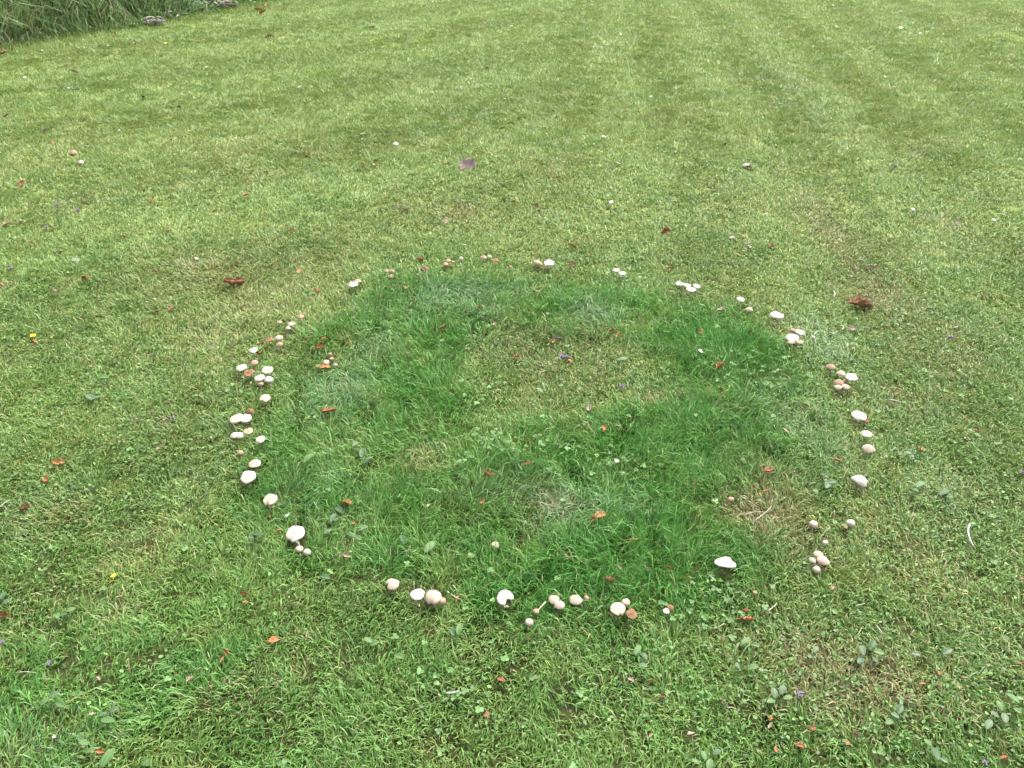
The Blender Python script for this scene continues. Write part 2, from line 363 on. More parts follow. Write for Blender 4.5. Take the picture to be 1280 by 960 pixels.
# ------------------------------------------------------------------ ground sheet
def ground():
    xs = np.concatenate([[-400, -120, -50, -25], np.linspace(-14, -4, 26)[:-1], np.linspace(-4, 4, 110), np.linspace(4, 14, 26)[1:], [25, 50, 120, 400]])
    ys = np.concatenate([[-60, -20, -8, -3], np.linspace(-1, 5, 90), np.linspace(5, 18, 50)[1:], [25, 40, 80, 200, 600]])
    X, Y = np.meshgrid(xs, ys); Z = zg(X, Y)
    far = sstep(14, 25, np.hypot(X, Y)); Z = Z * (1 - far) - .004
    V = np.stack([X, Y, Z], -1).reshape(-1, 3); nx, ny = len(xs), len(ys)
    i, j = np.meshgrid(np.arange(nx - 1), np.arange(ny - 1)); a = (j * nx + i).ravel()
    loops = np.stack([a, a + 1, a + nx + 1, a + nx], 1).ravel(); st = np.arange(len(a)) * 4
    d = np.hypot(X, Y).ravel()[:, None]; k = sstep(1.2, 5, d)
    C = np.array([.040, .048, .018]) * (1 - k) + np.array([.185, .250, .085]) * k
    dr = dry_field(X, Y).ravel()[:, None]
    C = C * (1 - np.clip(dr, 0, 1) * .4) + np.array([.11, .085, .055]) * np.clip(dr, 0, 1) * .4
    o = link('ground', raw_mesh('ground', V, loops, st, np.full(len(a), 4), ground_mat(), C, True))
    tag(o, kind='structure')
ground()

# ------------------------------------------------------------------ lawn grass
def scatter(dens, y0, y1, margin=.65):
    """random points on the part of the lawn the camera can see plus a margin; dens(y) per square metre"""
    X, Y = [], []
    step = .1
    for yy in np.arange(y0, y1, step):
        hw = .662 * (CP * yy + CAM_H * SP) + margin
        n = RNG.poisson(dens(yy) * 2 * hw * step)
        X.append(RNG.uniform(-hw, hw, n)); Y.append(RNG.uniform(yy, yy + step, n))
    x, y = np.concatenate(X), np.concatenate(Y)
    keep = bank_d(x, y) < .12
    return x[keep], y[keep]
C_LAWN = np.array([.155, .258, .066]); C_LUSH = np.array([.086, .252, .048]); C_BLUE = np.array([.165, .270, .135])
C_DRY = np.array([.33, .30, .16]); C_YEL = np.array([.215, .290, .080]); C_FAR = np.array([.245, .335, .115])
def blade_cols(x, y, L, D, Bl, n):
    hue = fbm(x, y, .6, 40)[:, None]
    base = C_LAWN * (1 - hue * .0) + (C_YEL - C_LAWN) * np.clip((hue - .35) * 1.8, 0, 1)
    fr = sstep(1.6, 5.0, y)[:, None] * .8; base = base * (1 - fr) + C_FAR * fr          # paler with distance: dead blades, with grazing sheen and veiling painted into the colour
    Lc = np.clip(L + .38 * sstep(1.7, 1.0, y + .15 * x) + .03, 0, 1)[:, None]             # fresher grass towards the foot of the slope
    c = base * (1 - Lc) + C_LUSH * Lc
    tuft = np.clip((fbm(x, y, .10, 42) - .52) * 3.0, 0, .70)[:, None] * (1 - .55 * Lc); c = c * (1 - tuft) + C_YEL * tuft     # tufts of a yellower grass
    dark = np.clip((fbm(x, y, .13, 47) - .55) * 2.2, 0, .35)[:, None]; c = c * (1 - dark) + np.array([.070, .185, .042]) * dark
    r = RNG.random((n, 1))
    b = (np.clip(Bl * 1.25, 0, 1)[:, None] > r * 1.1) * RNG.uniform(.4, 1, (n, 1)); c = c * (1 - b) + C_BLUE * b
    r = RNG.random((n, 1)); dd = (np.clip(D, 0, 1)[:, None] * .85 > r) * RNG.uniform(.4, 1, (n, 1)); dd = dd * (1 - .5 * sstep(4, 7, y)[:, None]); c = c * (1 - dd) + C_DRY * dd
    c = c * np.exp(RNG.normal(0, .17, (n, 1)))
    c[:, 0] *= np.exp(RNG.normal(0, .09, n))
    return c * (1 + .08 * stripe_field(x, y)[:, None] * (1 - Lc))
def lawn():
    parts = []
    fade = lambda q: float(sstep(5.4, 3.4, q))
    for (y0, y1, dens, det) in [(.35, 5.4, lambda q: 27000 * min(1, (2.4 / q) ** 1.3) * fade(q), True),          # bent blades
                                (.35, 3.5, lambda q: 26000 * min(1, (2.4 / q) ** 1.4), False),                    # short straight blades between them
                                (3.4, 12.5, lambda q: 54000 * (3.2 / q) ** 1.3 * (1 - fade(q)), False)]:
        x, y = scatter(dens, y0, y1)
        L = lush_field(x, y); D = dry_field(x, y); Bl = blue_field(x, y)
        gap = noise(x, y, .035, 45) * .6 + noise(x, y, .09, 46) * .4
        bare = blobs(x, y, [(948, 640, 34, 16, 1.5), (813, 503, 14, 5, .8), (574, 264, 14, 5, .8)])
        keep = (RNG.random(len(x)) < np.clip(.55 + (gap - .25) * 1.9, .2, 1) * (1 - .45 * np.clip(bare, 0, 1)))
        keep &= ~(under_caps(x, y) & (RNG.random(len(x)) < .96))
        x, y, L, D, Bl, gap = x[keep], y[keep], L[keep], D[keep], Bl[keep], gap[keep]
        n = len(x); dist = np.hypot(y, CAM_H)
        long_ = np.clip(L - .25, 0, 1) + .9 * sstep(-.35, .05, bank_d(x, y))
        h = (.026 + .044 * long_ + .012 * np.clip(Bl, 0, 1)) * np.exp(RNG.normal(0, .30, n)) * (.75 + .5 * gap)
        wd = RNG.uniform(.0022, .0044, n) * (1 - .15 * long_) * np.clip((dist / 2.6) ** .8, .9, 2.2)
        if not det: h *= 1.0; wd *= 1.15
        ang = noise(x, y, .16, 50) * 4 * math.pi + noise(x, y, .5, 51) * 3 * math.pi
        phi = ang + RNG.normal(0, .95, n)
        st = stripe_field(x, y)
        lean = np.clip(RNG.normal(1.02, .30, n) - .30 * long_ + .35 * np.clip(Bl, 0, 1), .08, 1.5)
        # mower passes lay the turf over, away from or towards the walker
        lay = RNG.random(n) < .20 * (1 - np.clip(L, 0, 1))
        phi = np.where(lay, np.where(st > 0, math.pi / 2, -math.pi / 2) + RNG.normal(0, .5, n), phi)
        col = blade_cols(x, y, L, D, Bl, n)
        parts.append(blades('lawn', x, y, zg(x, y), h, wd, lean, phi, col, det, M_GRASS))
    V, l, s, t, c = merge(parts)
    o = link('lawn_grass', raw_mesh('lawn_grass', V, l, s, t, M_GRASS, np.clip(c, .004, .8)))
    tag(o, 'short mown green turf with longer darker grass in the mushroom ring', 'grass', kind='stuff')
    return int((t - 2).sum())
N1 = lawn()

# ------------------------------------------------------------------ small broadleaf weeds and clover among the turf
WEED_B = [(1080,880,240,90,1.0),(1200,700,140,120,.6),(1150,560,110,70,.55),(930,900,120,60,.9),(900,760,40,25,.9),(120,520,140,100,.75),(100,660,140,60,.65),(60,390,100,50,.4),
    (1100,400,120,50,.4),(580,880,110,70,.35),(440,650,60,40,.4),(100,900,80,40,.4),(930,470,50,25,.8),(640,430,60,20,.35),(1020,780,60,25,.6),(300,820,80,60,.3),(730,210,200,60,.25),(230,200,160,60,.25)]
CLOVER_B = [(613,552,22,9,1.3),(630,568,14,7,1.2),(680,564,14,7,1.3),(704,570,14,7,1.2),(580,584,14,8,1.2),(660,560,60,14,.6),(890,755,40,22,1.2),(930,468,40,18,1.0),(640,490,60,16,.4),(560,860,60,50,.3),(860,780,50,20,.5),(760,590,60,16,.3)]
def leaflets(x, y, z, size, phi, tilt, col, aspect, z_up):
    """folded leaf: six rim points round a midrib, four quads/triangles"""
    n = len(x)
    prof = np.array([(0, 0), (.35, .42), (.72, .40), (1.0, 0), (.72, -.40), (.35, -.42)])
    d = np.stack([np.cos(phi) * np.cos(tilt), np.sin(phi) * np.cos(tilt), np.sin(tilt)], 1)
    s = np.stack([-np.sin(phi), np.cos(phi), RNG.normal(0, .25, n)], 1)
    up = np.cross(d, s)
    O = np.stack([x, y, z + z_up], 1)
    fold = RNG.uniform(-.05, .25, n)[:, None]
    V = np.stack([O + d * (size * a)[:, None] + s * (size * b * aspect)[:, None] + up * (abs(b) * size * 1.0)[:, None] * fold - up * ((a - .4) ** 2 * size * .25)[:, None] for a, b in prof], 1).reshape(-1, 3)
    base = np.arange(n)[:, None] * 6
    loops = (base + np.array([0, 1, 2, 3, 0, 3, 4, 5])).ravel(); st = (np.arange(n)[:, None] * 8 + np.array([0, 4])).ravel()
    C = np.repeat(col, 6, 0); return V, loops, st, np.full(2 * n, 4), C
def weeds():
    x, y = scatter(lambda q: 11000 * min(1, (2.6 / q) ** 2.2), .4, 8.0, .5)
    f = np.clip(blobs(x, y, WEED_B) * .85 + .05 - .06 * lush_field(x, y), 0, 1) * (.25 + 1.5 * np.clip(fbm(x, y, .12, 60) - .3, 0, 1))
    k = RNG.random(len(x)) < f; x, y = x[k], y[k]; n = len(x)
    size = RNG.uniform(.006, .0135, n) * np.clip(np.hypot(y, 1.6) / 3, .9, 1.4)
    col = np.array([.095, .190, .048]) * np.exp(RNG.normal(0, .28, (n, 1))); g = RNG.random((n, 1)) < .16
    col = np.where(g, np.array([.125, .190, .085]) * np.exp(RNG.normal(0, .2, (n, 1))), col)
    a = leaflets(x, y, zg(x, y), size, RNG.uniform(0, 2 * math.pi, n), RNG.normal(.25, .45, n), col, RNG.uniform(.5, 1.0, n), RNG.uniform(.004, .020, n))
    o = link('broadleaf_weeds', raw_mesh('broadleaf_weeds', *a[:4], M_LEAFLET, a[4])); tag(o, 'low small-leaved weeds mixed through the short turf', 'weeds', kind='stuff')
    x, y = scatter(lambda q: 2600 * min(1, (2.6 / q) ** 1.5), .4, 6.0, .4)
    f = np.clip(blobs(x, y, CLOVER_B) * .45, 0, .6) + .008
    k = RNG.random(len(x)) < f; x, y = x[k], y[k]; n = len(x)
    L = lush_field(x, y); hgt = .014 + .022 * np.clip(L, 0, 1) + RNG.uniform(-.005, .008, n); ph = RNG.uniform(0, 6.28, n); sz = RNG.uniform(.007, .0115, n); parts = []
    col = np.array([.090, .185, .052]) * np.exp(RNG.normal(0, .2, (n, 1)))
    for q in range(3):
        parts.append(leaflets(x, y, zg(x, y), sz, ph + q * 2.094, RNG.normal(.05, .15, n), col, np.full(n, 1.15), hgt))
    V, l, s, t, c = merge(parts)
    o = link('clover', raw_mesh('clover', V, l, s, t, M_LEAFLET, c)); tag(o, 'patches of small three-leaved clover in the grass', 'clover', kind='stuff')
weeds()

# ------------------------------------------------------------------ tall grass bank
def bank():
    parts = []
    n = 52000; (ax, ay), (bx, by) = BANK[1], BANK[5]
    ln = math.hypot(bx - ax, by - ay); ux, uy = (bx - ax) / ln, (by - ay) / ln; nx, ny = -uy, ux
    s = RNG.uniform(-2.2, ln + 1.8, n); d = RNG.uniform(0, 1, n) ** 1.2 * 2.6 - .02
    x, y = ax + ux * s + nx * d, ay + uy * s + ny * d
    clump = noise(x, y, .14, 70); k = RNG.random(n) < (.3 + clump) * (1 - .75 * sstep(ln * .58, ln * .7, s)); x, y, s, d = x[k], y[k], s[k], d[k]; n = len(x)
    edge = sstep(-.05, .5, d)
    fade = 1 - .45 * sstep(ln * .55, ln * .9, s)
    h = (.10 + .52 * edge * fade) * np.exp(RNG.normal(0, .28, n)); wd = RNG.uniform(.006, .019, n) * (.7 + .5 * edge)
    phi = math.radians(-35) + (noise(x, y, .35, 72) - .5) * 5.0 + RNG.normal(0, .8, n)
    lean = np.clip(RNG.normal(.75, .33, n), .05, 1.5)
    c = np.array([.175, .285, .105]) * np.exp(RNG.normal(0, .35, (n, 1)))
    r = RNG.random((n, 1)); c = np.where(r < .09, np.array([.42, .36, .22]) * np.exp(RNG.normal(0, .2, (n, 1))), np.where(r < .28, np.array([.34, .42, .26]), c))
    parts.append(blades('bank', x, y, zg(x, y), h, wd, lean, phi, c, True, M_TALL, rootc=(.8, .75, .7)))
    V, l, st, t, C = merge(parts)
    o = link('tall_grass', raw_mesh('tall_grass', V, l, st, t, M_TALL, C)); tag(o, 'rank unmown tall grass on the bank edging the lawn', 'tall grass', kind='stuff')
    # ivy-like dark undergrowth at the far end of the bank
    n = 12000; s = ln * .42 + RNG.random(n) ** .8 * (ln * .58 + 1.8); d = RNG.uniform(.0, 1.5, n)
    x, y = ax + ux * s + nx * d, ay + uy * s + ny * d
    hh = (.05 + .35 * sstep(0, .5, d) * noise(x, y, .3, 75)) * RNG.uniform(.2, 1, n)
    col = np.array([.080, .145, .055]) * np.exp(RNG.normal(0, .5, (n, 1)))
    a = leaflets(x, y, zg(x, y), RNG.uniform(.03, .07, n), RNG.uniform(0, 6.28, n), RNG.normal(-.2, .5, n), col, RNG.uniform(.7, 1.1, n), hh)
    o = link('undergrowth', raw_mesh('undergrowth', *a[:4], M_LEAFLET, a[4])); tag(o, 'dark leafy ground cover at the far end of the bank', 'undergrowth', kind='stuff')
bank()

# ------------------------------------------------------------------ mushrooms
def cap_mat(name, cen, rim, streak, rough=.62):
    m, nt, N, L = mat(name)
    out = N('ShaderNodeOutputMaterial'); p = N('ShaderNodeBsdfPrincipled'); p.inputs['Roughness'].default_value = rough; p.inputs['Specular IOR Level'].default_value = .3
    p.inputs['Subsurface Weight'].default_value = .0
    a = N('ShaderNodeAttribute'); a.attribute_name = 'rad'
    cr = N('ShaderNodeValToRGB'); e = cr.color_ramp.elements; e[0].position = .05; e[0].color = (*cen, 1); e[1].position = .95; e[1].color = (*rim, 1)
    mid = e.new(.4); mid.color = tuple(.35 * x + .65 * y for x, y in zip(cen, rim)) + (1,)
    tc = N('ShaderNodeTexCoord'); nz = N('ShaderNodeTexNoise'); nz.inputs['Scale'].default_value = 130; nz.inputs['Detail'].default_value = 4
    oi = N('ShaderNodeObjectInfo'); ad = N('ShaderNodeVectorMath'); ad.operation = 'ADD'
    L(tc.outputs['Object'], ad.inputs[0]); L(oi.outputs['Random'], ad.inputs[1]); L(ad.outputs[0], nz.inputs['Vector'])
    ad2 = N('ShaderNodeMath'); ad2.operation = 'MULTIPLY_ADD'; ad2.inputs[1].default_value = .55; L(nz.outputs[0], ad2.inputs[0])
    sb = N('ShaderNodeMath'); sb.operation = 'SUBTRACT'; sb.inputs[1].default_value = .28; L(a.outputs['Fac'], sb.inputs[0]); L(sb.outputs[0], ad2.inputs[2])
    L(ad2.outputs[0], cr.inputs[0])
    mx = N('ShaderNodeMix'); mx.data_type = 'RGBA'; mx.inputs[7].default_value = (*streak, 1)
    nz2 = N('ShaderNodeTexNoise'); nz2.inputs['Scale'].default_value = 60; nz2.inputs['Detail'].default_value = 6; L(ad.outputs[0], nz2.inputs['Vector'])
    mr = N('ShaderNodeMapRange'); mr.inputs[1].default_value = .48; mr.inputs[2].default_value = .72; mr.inputs[4].default_value = .75
    L(nz2.outputs[0], mr.inputs[0]); L(mr.outputs[0], mx.inputs[0]); L(cr.outputs[0], mx.inputs[6]); L(mx.outputs[2], p.inputs['Base Color'])
    b = N('ShaderNodeBump'); b.inputs['Strength'].default_value = .25; b.inputs['Distance'].default_value = .001; L(nz2.outputs[0], b.inputs['Height']); L(b.outputs[0], p.inputs['Normal'])
    L(p.outputs[0], out.inputs[0]); return m
CAPM = {'W': cap_mat('cap_cream_white', (0.358, 0.271, 0.206), (0.443, 0.412, 0.367), (0.343, 0.264, 0.212)),
        'P': cap_mat('cap_pinkish_cream', (0.366, 0.243, 0.169), (0.471, 0.368, 0.296), (0.314, 0.206, 0.153)),
        'T': cap_mat('cap_tan', (0.285, 0.167, 0.095), (0.349, 0.238, 0.167), (0.206, 0.118, 0.072)),
        'B': cap_mat('cap_withered_brown', (0.143, 0.065, 0.026), (0.202, 0.111, 0.059), (0.085, 0.040, 0.020), .8),
        'G': cap_mat('cap_greyish', (0.279, 0.233, 0.180), (0.384, 0.349, 0.296), (0.227, 0.189, 0.153))}
M_STEM = speckle_mat('mushroom_stem', (.52, .42, .30), (.70, .62, .50), 90, .75, .2, .3, 0, (1, 1, .25))
M_GILL = speckle_mat('mushroom_gills', (.55, .42, .30), (.70, .60, .48), 120, .8, .1)
def mushroom(px, py, wpx, kind, shape, label, group, tilt=0, tdir=0, notch=None, zc=None, cat='mushroom', seg=28):
    """shape: f flat with low boss, d domed, b small button, u upturned wavy. notch=(angle deg, width deg, depth)"""
    rnd = random.Random(int(px * 31 + py * 17))
    if zc is None: zc = ZCAP[shape]
    gx, gy = at(px, py, zc); gz = float(zg(np.array([gx]), np.array([gy]))[0])
    gx, gy = at(px, py, zc + gz); R = wpx * depth_at(px, py, zc) / FPX / 2
    root = empty('mushroom', (gx, gy, gz)); tag(root, label, cat, group)
    H = {'f': .34, 'd': .62, 'b': .80, 'u': .22}[shape] * R * rnd.uniform(.85, 1.15)
    nr = 9; rings = [(i / nr) for i in range(1, nr + 1)]
    wv = [(k, rnd.uniform(0, 6.28), rnd.uniform(.01, a)) for k, a in ((1, .05), (2, .06), (3, .04), (5, .02), (8, .015))]
    wz = [(rnd.randint(2, 4), rnd.uniform(0, 6.28), rnd.uniform(.02, .06) * (1.7 if shape == 'u' else 1)) for _ in range(2)]
    def rr(a):
        v = 1 + sum(c * math.sin(k * a + b) for k, b, c in wv)
        if notch:
            da = (a - math.radians(notch[0]) + math.pi) % (2 * math.pi) - math.pi
            v *= 1 - notch[2] * math.exp(-(da / math.radians(notch[1])) ** 4)
        return v
    def prof(t):
        if shape == 'f': return H * (1 - t ** 2.4) * .80 + H * .22 * math.exp(-(t / .25) ** 2)
        if shape == 'u': return H * (.95 - .55 * t ** 2) + H * .25 * math.exp(-(t / .25) ** 2)
        if shape == 'd': return H * (1 - t ** 2.2) + H * .08 * math.exp(-(t / .25) ** 2)
        return H * math.sqrt(max(0, 1 - t ** 2.3))
    edge = .10 if shape != 'b' else .22
    V = [(0, 0, prof(0))]; rad = [0.]; F = []
    for t in rings:
        for j in range(seg):
            a = 2 * math.pi * j / seg; r = R * t * (1 + (rr(a) - 1) * t ** 1.5)
            z = prof(t) + R * t ** 3 * sum(c * math.sin(k * a + b) for k, b, c in wz) + R * .012 * math.sin(a * 14 + px) * t ** 4
            V.append((r * math.cos(a), r * math.sin(a), z)); rad.append(t)
    for j in range(seg): F.append((0, 1 + j, 1 + (j + 1) % seg))
    for i in range(nr - 1):
        for j in range(seg):
            a, b = 1 + i * seg + j, 1 + i * seg + (j + 1) % seg
            F.append((a, a + seg, b + seg, b))
    o0 = 1 + (nr - 1) * seg; lo = len(V)               # rolled-in margin, then a shallow underside lip
    for j in range(seg):
        x, y, z = V[o0 + j]; V.append((x * .985, y * .985, z - R * edge)); rad.append(1.)
    for j in range(seg):
        x, y, z = V[o0 + j]; V.append((x * .90, y * .90, z - R * edge * .9)); rad.append(1.)
    for q in (o0, lo):
        nxt = lo if q == o0 else lo + seg
        for j in range(seg): F.append((q + j, nxt + j, nxt + (j + 1) % seg, q + (j + 1) % seg))
    me = pyd('cap', V, F, CAPM[kind]); at_ = me.attributes.new('rad', 'FLOAT', 'POINT'); at_.data.foreach_set('value', np.array(rad, dtype=np.float32))
    rot = Matrix.Rotation(math.radians(tilt * .6), 4, Vector((math.cos(math.radians(tdir + 90)), math.sin(math.radians(tdir + 90)), 0)))
    cap = link('cap', me, root); cap.matrix_local = Matrix.Translation((0, 0, zc - H * .5)) @ rot @ Matrix.Rotation(rnd.uniform(0, 6.28) if not notch else 0, 4, 'Z')
    # gills: pleated disc under the cap
    G = []; GF = []; ng = seg * 2
    for j in range(ng):
        a = 2 * math.pi * j / ng; zig = R * .05 * (1 if j % 2 else -1); r = R * .93 * rr(a); zz = V[o0 + (j // 2) % seg][2] - R * edge * .6
        G.append((R * .16 * math.cos(a), R * .16 * math.sin(a), prof(.2) - R * .16 + zig * .3)); G.append((r * math.cos(a), r * math.sin(a), zz + zig))
    for j in range(ng): k = (j + 1) % ng; GF.append((2 * j, 2 * k, 2 * k + 1, 2 * j + 1))
    link('gills', pyd('gills', G, GF, M_GILL, False), cap)
    # stem: slightly bent, wider at the foot
    S = []; SF = []; sr = max(.0018, R * .15); top = Vector(cap.matrix_local @ Vector((0, 0, prof(0) - R * .12))); bend = Vector((rnd.uniform(-1, 1), rnd.uniform(-1, 1), 0)) * .006
    foot = Vector((top.x * .2 + rnd.uniform(-.004, .004), top.y * .2 + rnd.uniform(-.004, .004), -.006)); m = 8
    for i in range(7):
        t = i / 6; c = foot.lerp(top, t) + bend * math.sin(math.pi * t); q = sr * (1.25 - .35 * t + .05 * math.sin(9 * t))
        for j in range(m): S.append((c.x + q * math.cos(2 * math.pi * j / m), c.y + q * math.sin(2 * math.pi * j / m), c.z))
    for i in range(6):
        for j in range(m): SF.append((i * m + j, i * m + (j + 1) % m, (i + 1) * m + (j + 1) % m, (i + 1) * m + j))
    link('stem', pyd('stem', S, SF, M_STEM), root)
    return root
for (px, py, wp, kd, sh, lab, ti, td, no) in MUSH:
    far = (px, py) in OPEN
    mushroom(px, py, wp, kd, sh, lab, 'mushrooms on the open lawn' if far else GR, ti, td, no, zc=.022 if far else None)
# toppled mushroom: stem in the air
def toppled():
    r = mushroom(670, 763.7, 8, 'T', 'b', 'toppled little mushroom lying with its pale stem pointing up', GR)
    for c in list(r.children):
        if c.name.startswith('stem'): bpy.data.objects.remove(c)
    S, SF, m = [], [], 8
    for i in range(5):
        t = i / 4; c = Vector((0, 0, .022)).lerp(Vector((.022, .016, .040)), t); q = .0026 + .0008 * t
        for j in range(m): a = 2 * math.pi * j / m; S.append((c.x + q * math.cos(a) * .6, c.y + q * math.sin(a) * .8, c.z + q * math.cos(a) * .8))
    for i in range(4):
        for j in range(m): SF.append((i * m + j, i * m + (j + 1) % m, (i + 1) * m + (j + 1) % m, (i + 1) * m + j))
    SF.append(tuple(range(4 * m, 5 * m))); SF.append(tuple(range(m))[::-1])
    link('stem', pyd('stem', S, SF, M_STEM), r)
toppled()

# ------------------------------------------------------------------ landmarks that labels of small litter may name
LAND = [(at(px, py), t) for px, py, t in [
 (293,355,'the long rolled brown leaf'),(1074.5,381.6,'the big crinkled dark brown leaf'),(584.3,207.7,'the flat broad pinkish-brown leaf'),(433,628.7,'the orange leaf among plantain leaves'),
 (405.5,458,'the rusty leaf heap'),(411,514,'the long orange leaf with raised end'),(762.4,726.8,'the curled dark brown leaf'),(934,776,'the bright orange rolled leaf'),(1047.4,576,'the orange crescent-shaped leaf'),
 (945,640,'the bare brown patch'),(832.7,289.6,'the dark red leaf on edge'),(1001,933,'the bright red leaf among weeds'),(341.7,800,'the orange triangular leaf piece'),(134,947,'the large ribbed plantain leaf'),
 (73,577.5,'the pointed orange leaf'),(754.7,536.3,'the upright orange leaf cup'),(640,560,'the clover patch'),(901,458.5,'the star-shaped brown-orange leaf'),(1253,49.4,'the black leaf scrap'),(106.6,347,'the small bright red leaf'),
 (631.3,745.7,'the bitten white mushroom'),(670,763.7,'the toppled mushroom'),(541,744,'the big pink-stained mushroom'),(490,728.5,'the nibbled pink-tan mushroom'),(369,665.5,'the broad cleft white mushroom'),(310,594.7,'the brightest large white mushroom'),
 (300,522,'the overlapping large white pair'),(328,470,'the tight group of four mushrooms'),(348.5,425,'the pink and tan touching mushrooms'),(443,353,'the dark-edged white mushroom'),(487,340,'the three tan buttons'),(560,327,'the loose far group of tan mushrooms'),
 (679,329,'the close row with one bright white cap'),(774,339,'the isolated white pair'),(860,356,'the row of four white caps'),(971,392,'the flat white oval mushroom'),(994,420,'the white cluster of five'),(1055,475,'the pink mushroom group'),
 (1074.6,518,'the cream mushroom with a red leaf'),(1077,599,'the tipped white mushroom'),(1024,700,'the beige mushroom cluster'),(906,702,'the ragged broad white mushroom'),(778,760,'the wide grooved pink mushroom'),(835,760,'the small brown and grey mushrooms'),
 (95,195,'the two mushrooms on open lawn'),(494.3,179,'the single cream mushroom on open lawn'),(932.5,205.5,'the brown-sided white mushroom'),(192,27,'the pale heap of broken wood'),(276,9,'the dark heap of branches'),(1213.5,671,'the pale bone-white twig'),
 (141.7,720,'the single yellow flower'),(41,419.6,'the yellow flower on left turf'),(701.8,444.7,'the violet flower in pale centre'),(1000.6,866.6,'the violet flower among weeds'),(1189,421,'the bluish violet flower'),(1262,872,'the large leafy plantain clump'),
 (1085,818,'the plantain rosette with a dark hollow'),(137,890,'the plantain with a pale grey leaf'),(803,832,'the plantain with a bluish leaf'),(1118,500,'the short straight white straw'),(1093,262,'the cream straw'),(95,325,'the pale cream leaf')]]
def near_label(what, x, y):
    """names the nearest landmark, and a second one on the other side of the thing where there is one"""
    ds = sorted((math.hypot(x - a, y - b), a, b, t) for (a, b), t in LAND)
    d0, ax, ay, t0 = ds[0]
    for d, bx, by, t in ds[1:9]:
        if (ax - x) * (bx - x) + (ay - y) * (by - y) < -.35 * d0 * d and d > .02:
            lab = f'{what} between {t0} and {t}'
            if len(lab.split()) <= 16: return lab
    return f'{what} {"close by" if d0 < .25 else "not far from"} {t0}'

# ------------------------------------------------------------------ fallen leaves
LM = {'o': speckle_mat('leaf_orange', (0.264, 0.095, 0.029), (0.377, 0.183, 0.078), 160, .6, .3, .3, .15, c3=(0.326, 0.139, 0.051)),
      'b': speckle_mat('leaf_brown', (0.177, 0.084, 0.042), (0.373, 0.193, 0.107), 160, .65, .3, .4, .1, c3=(0.275, 0.128, 0.068)),
      't': speckle_mat('leaf_tan', (0.264, 0.183, 0.119), (0.363, 0.293, 0.222), 160, .7, .25, .3, .15),
      'r': speckle_mat('leaf_red', (0.169, 0.046, 0.027), (0.317, 0.108, 0.051), 160, .6, .3, .3, .1),
      'k': speckle_mat('leaf_blackish', (0.016, 0.013, 0.013), (0.038, 0.029, 0.024), 160, .6, .3, .3),
      'c': speckle_mat('leaf_cream', (0.345, 0.344, 0.255), (0.440, 0.454, 0.392), 160, .7, .25, .2, .15),
      'p': speckle_mat('leaf_pinkish', (0.277, 0.192, 0.179), (0.363, 0.277, 0.267), 90, .7, .25, .3, .1)}
M_STALK = speckle_mat('leaf_stalk', (.22, .10, .05), (.36, .2, .1), 120, .7)
def leaf_mesh(name, L, W, curl, bend, lob, rnd, material, nu=9, nv=6, thick=.0005, jag=.06, crump=.012):
    """curled blade: outline along u, rolled about its midrib by curl, bent along its length, closed with a thickness"""
    top, bot = [], []
    for i in range(nu):
        u = i / (nu - 1); env = (math.sin(math.pi * min(1, .04 + .93 * u)) ** .75) * (1 + lob * math.sin(u * 17 + rnd.uniform(0, 1)))
        hw = max(.03, env) * W / 2 * (1 + rnd.uniform(-jag, jag))
        for j in range(nv):
            v = (j / (nv - 1)) * 2 - 1; a = v * curl; s = hw * (math.sin(a) / curl if abs(curl) > .05 else v)
            z = hw * ((1 - math.cos(a)) / curl if abs(curl) > .05 else 0) + bend * L * ((u - .5) ** 2 * 1.6) + rnd.uniform(-crump, crump) * L
            x = (u - .5) * L; top.append((x, s, z)); bot.append((x, s, z - thick))
    F = []; n = nu * nv
    for i in range(nu - 1):
        for j in range(nv - 1):
            a = i * nv + j; F.append((a, a + nv, a + nv + 1, a + 1)); F.append((n + a, n + a + 1, n + a + nv + 1, n + a + nv))
    rim = [j for j in range(nv)] + [i * nv + nv - 1 for i in range(1, nu)] + [(nu - 1) * nv + j for j in range(nv - 2, -1, -1)] + [i * nv for i in range(nu - 2, 0, -1)]
    for q in range(len(rim)): a, b = rim[q], rim[(q + 1) % len(rim)]; F.append((a, b, n + b, n + a))
    return pyd(name, top + bot, F, material)
def tube_mesh(name, pts, radii, material, m=6):
    S, SF = [], []
    for i, p in enumerate(pts):
        d = (Vector(pts[min(i + 1, len(pts) - 1)]) - Vector(pts[max(i - 1, 0)])).normalized()
        a = d.orthogonal().normalized(); b = d.cross(a)
        for j in range(m):
            t = 2 * math.pi * j / m; v = Vector(p) + (a * math.cos(t) + b * math.sin(t)) * radii[i]; S.append(tuple(v))
    for i in range(len(pts) - 1):
        for j in range(m): SF.append((i * m + j, i * m + (j + 1) % m, (i + 1) * m + (j + 1) % m, (i + 1) * m + j))
    SF.append(tuple(range(m))[::-1]); SF.append(tuple(range((len(pts) - 1) * m, len(pts) * m)))
    return pyd(name, S, SF, material)
def top_of_turf(x, y):
    L = float(lush_field(np.array([x]), np.array([y]))[0]); return .015 + .028 * max(0, min(1, L))
def inside_ring(x, y): return float(poly_sd(np.array([x]), np.array([y]), OUTER)[0]) > -.02
CN = {'o': 'orange', 'b': 'brown', 't': 'tan', 'r': 'red', 'k': 'blackish', 'c': 'cream', 'p': 'pinkish'}
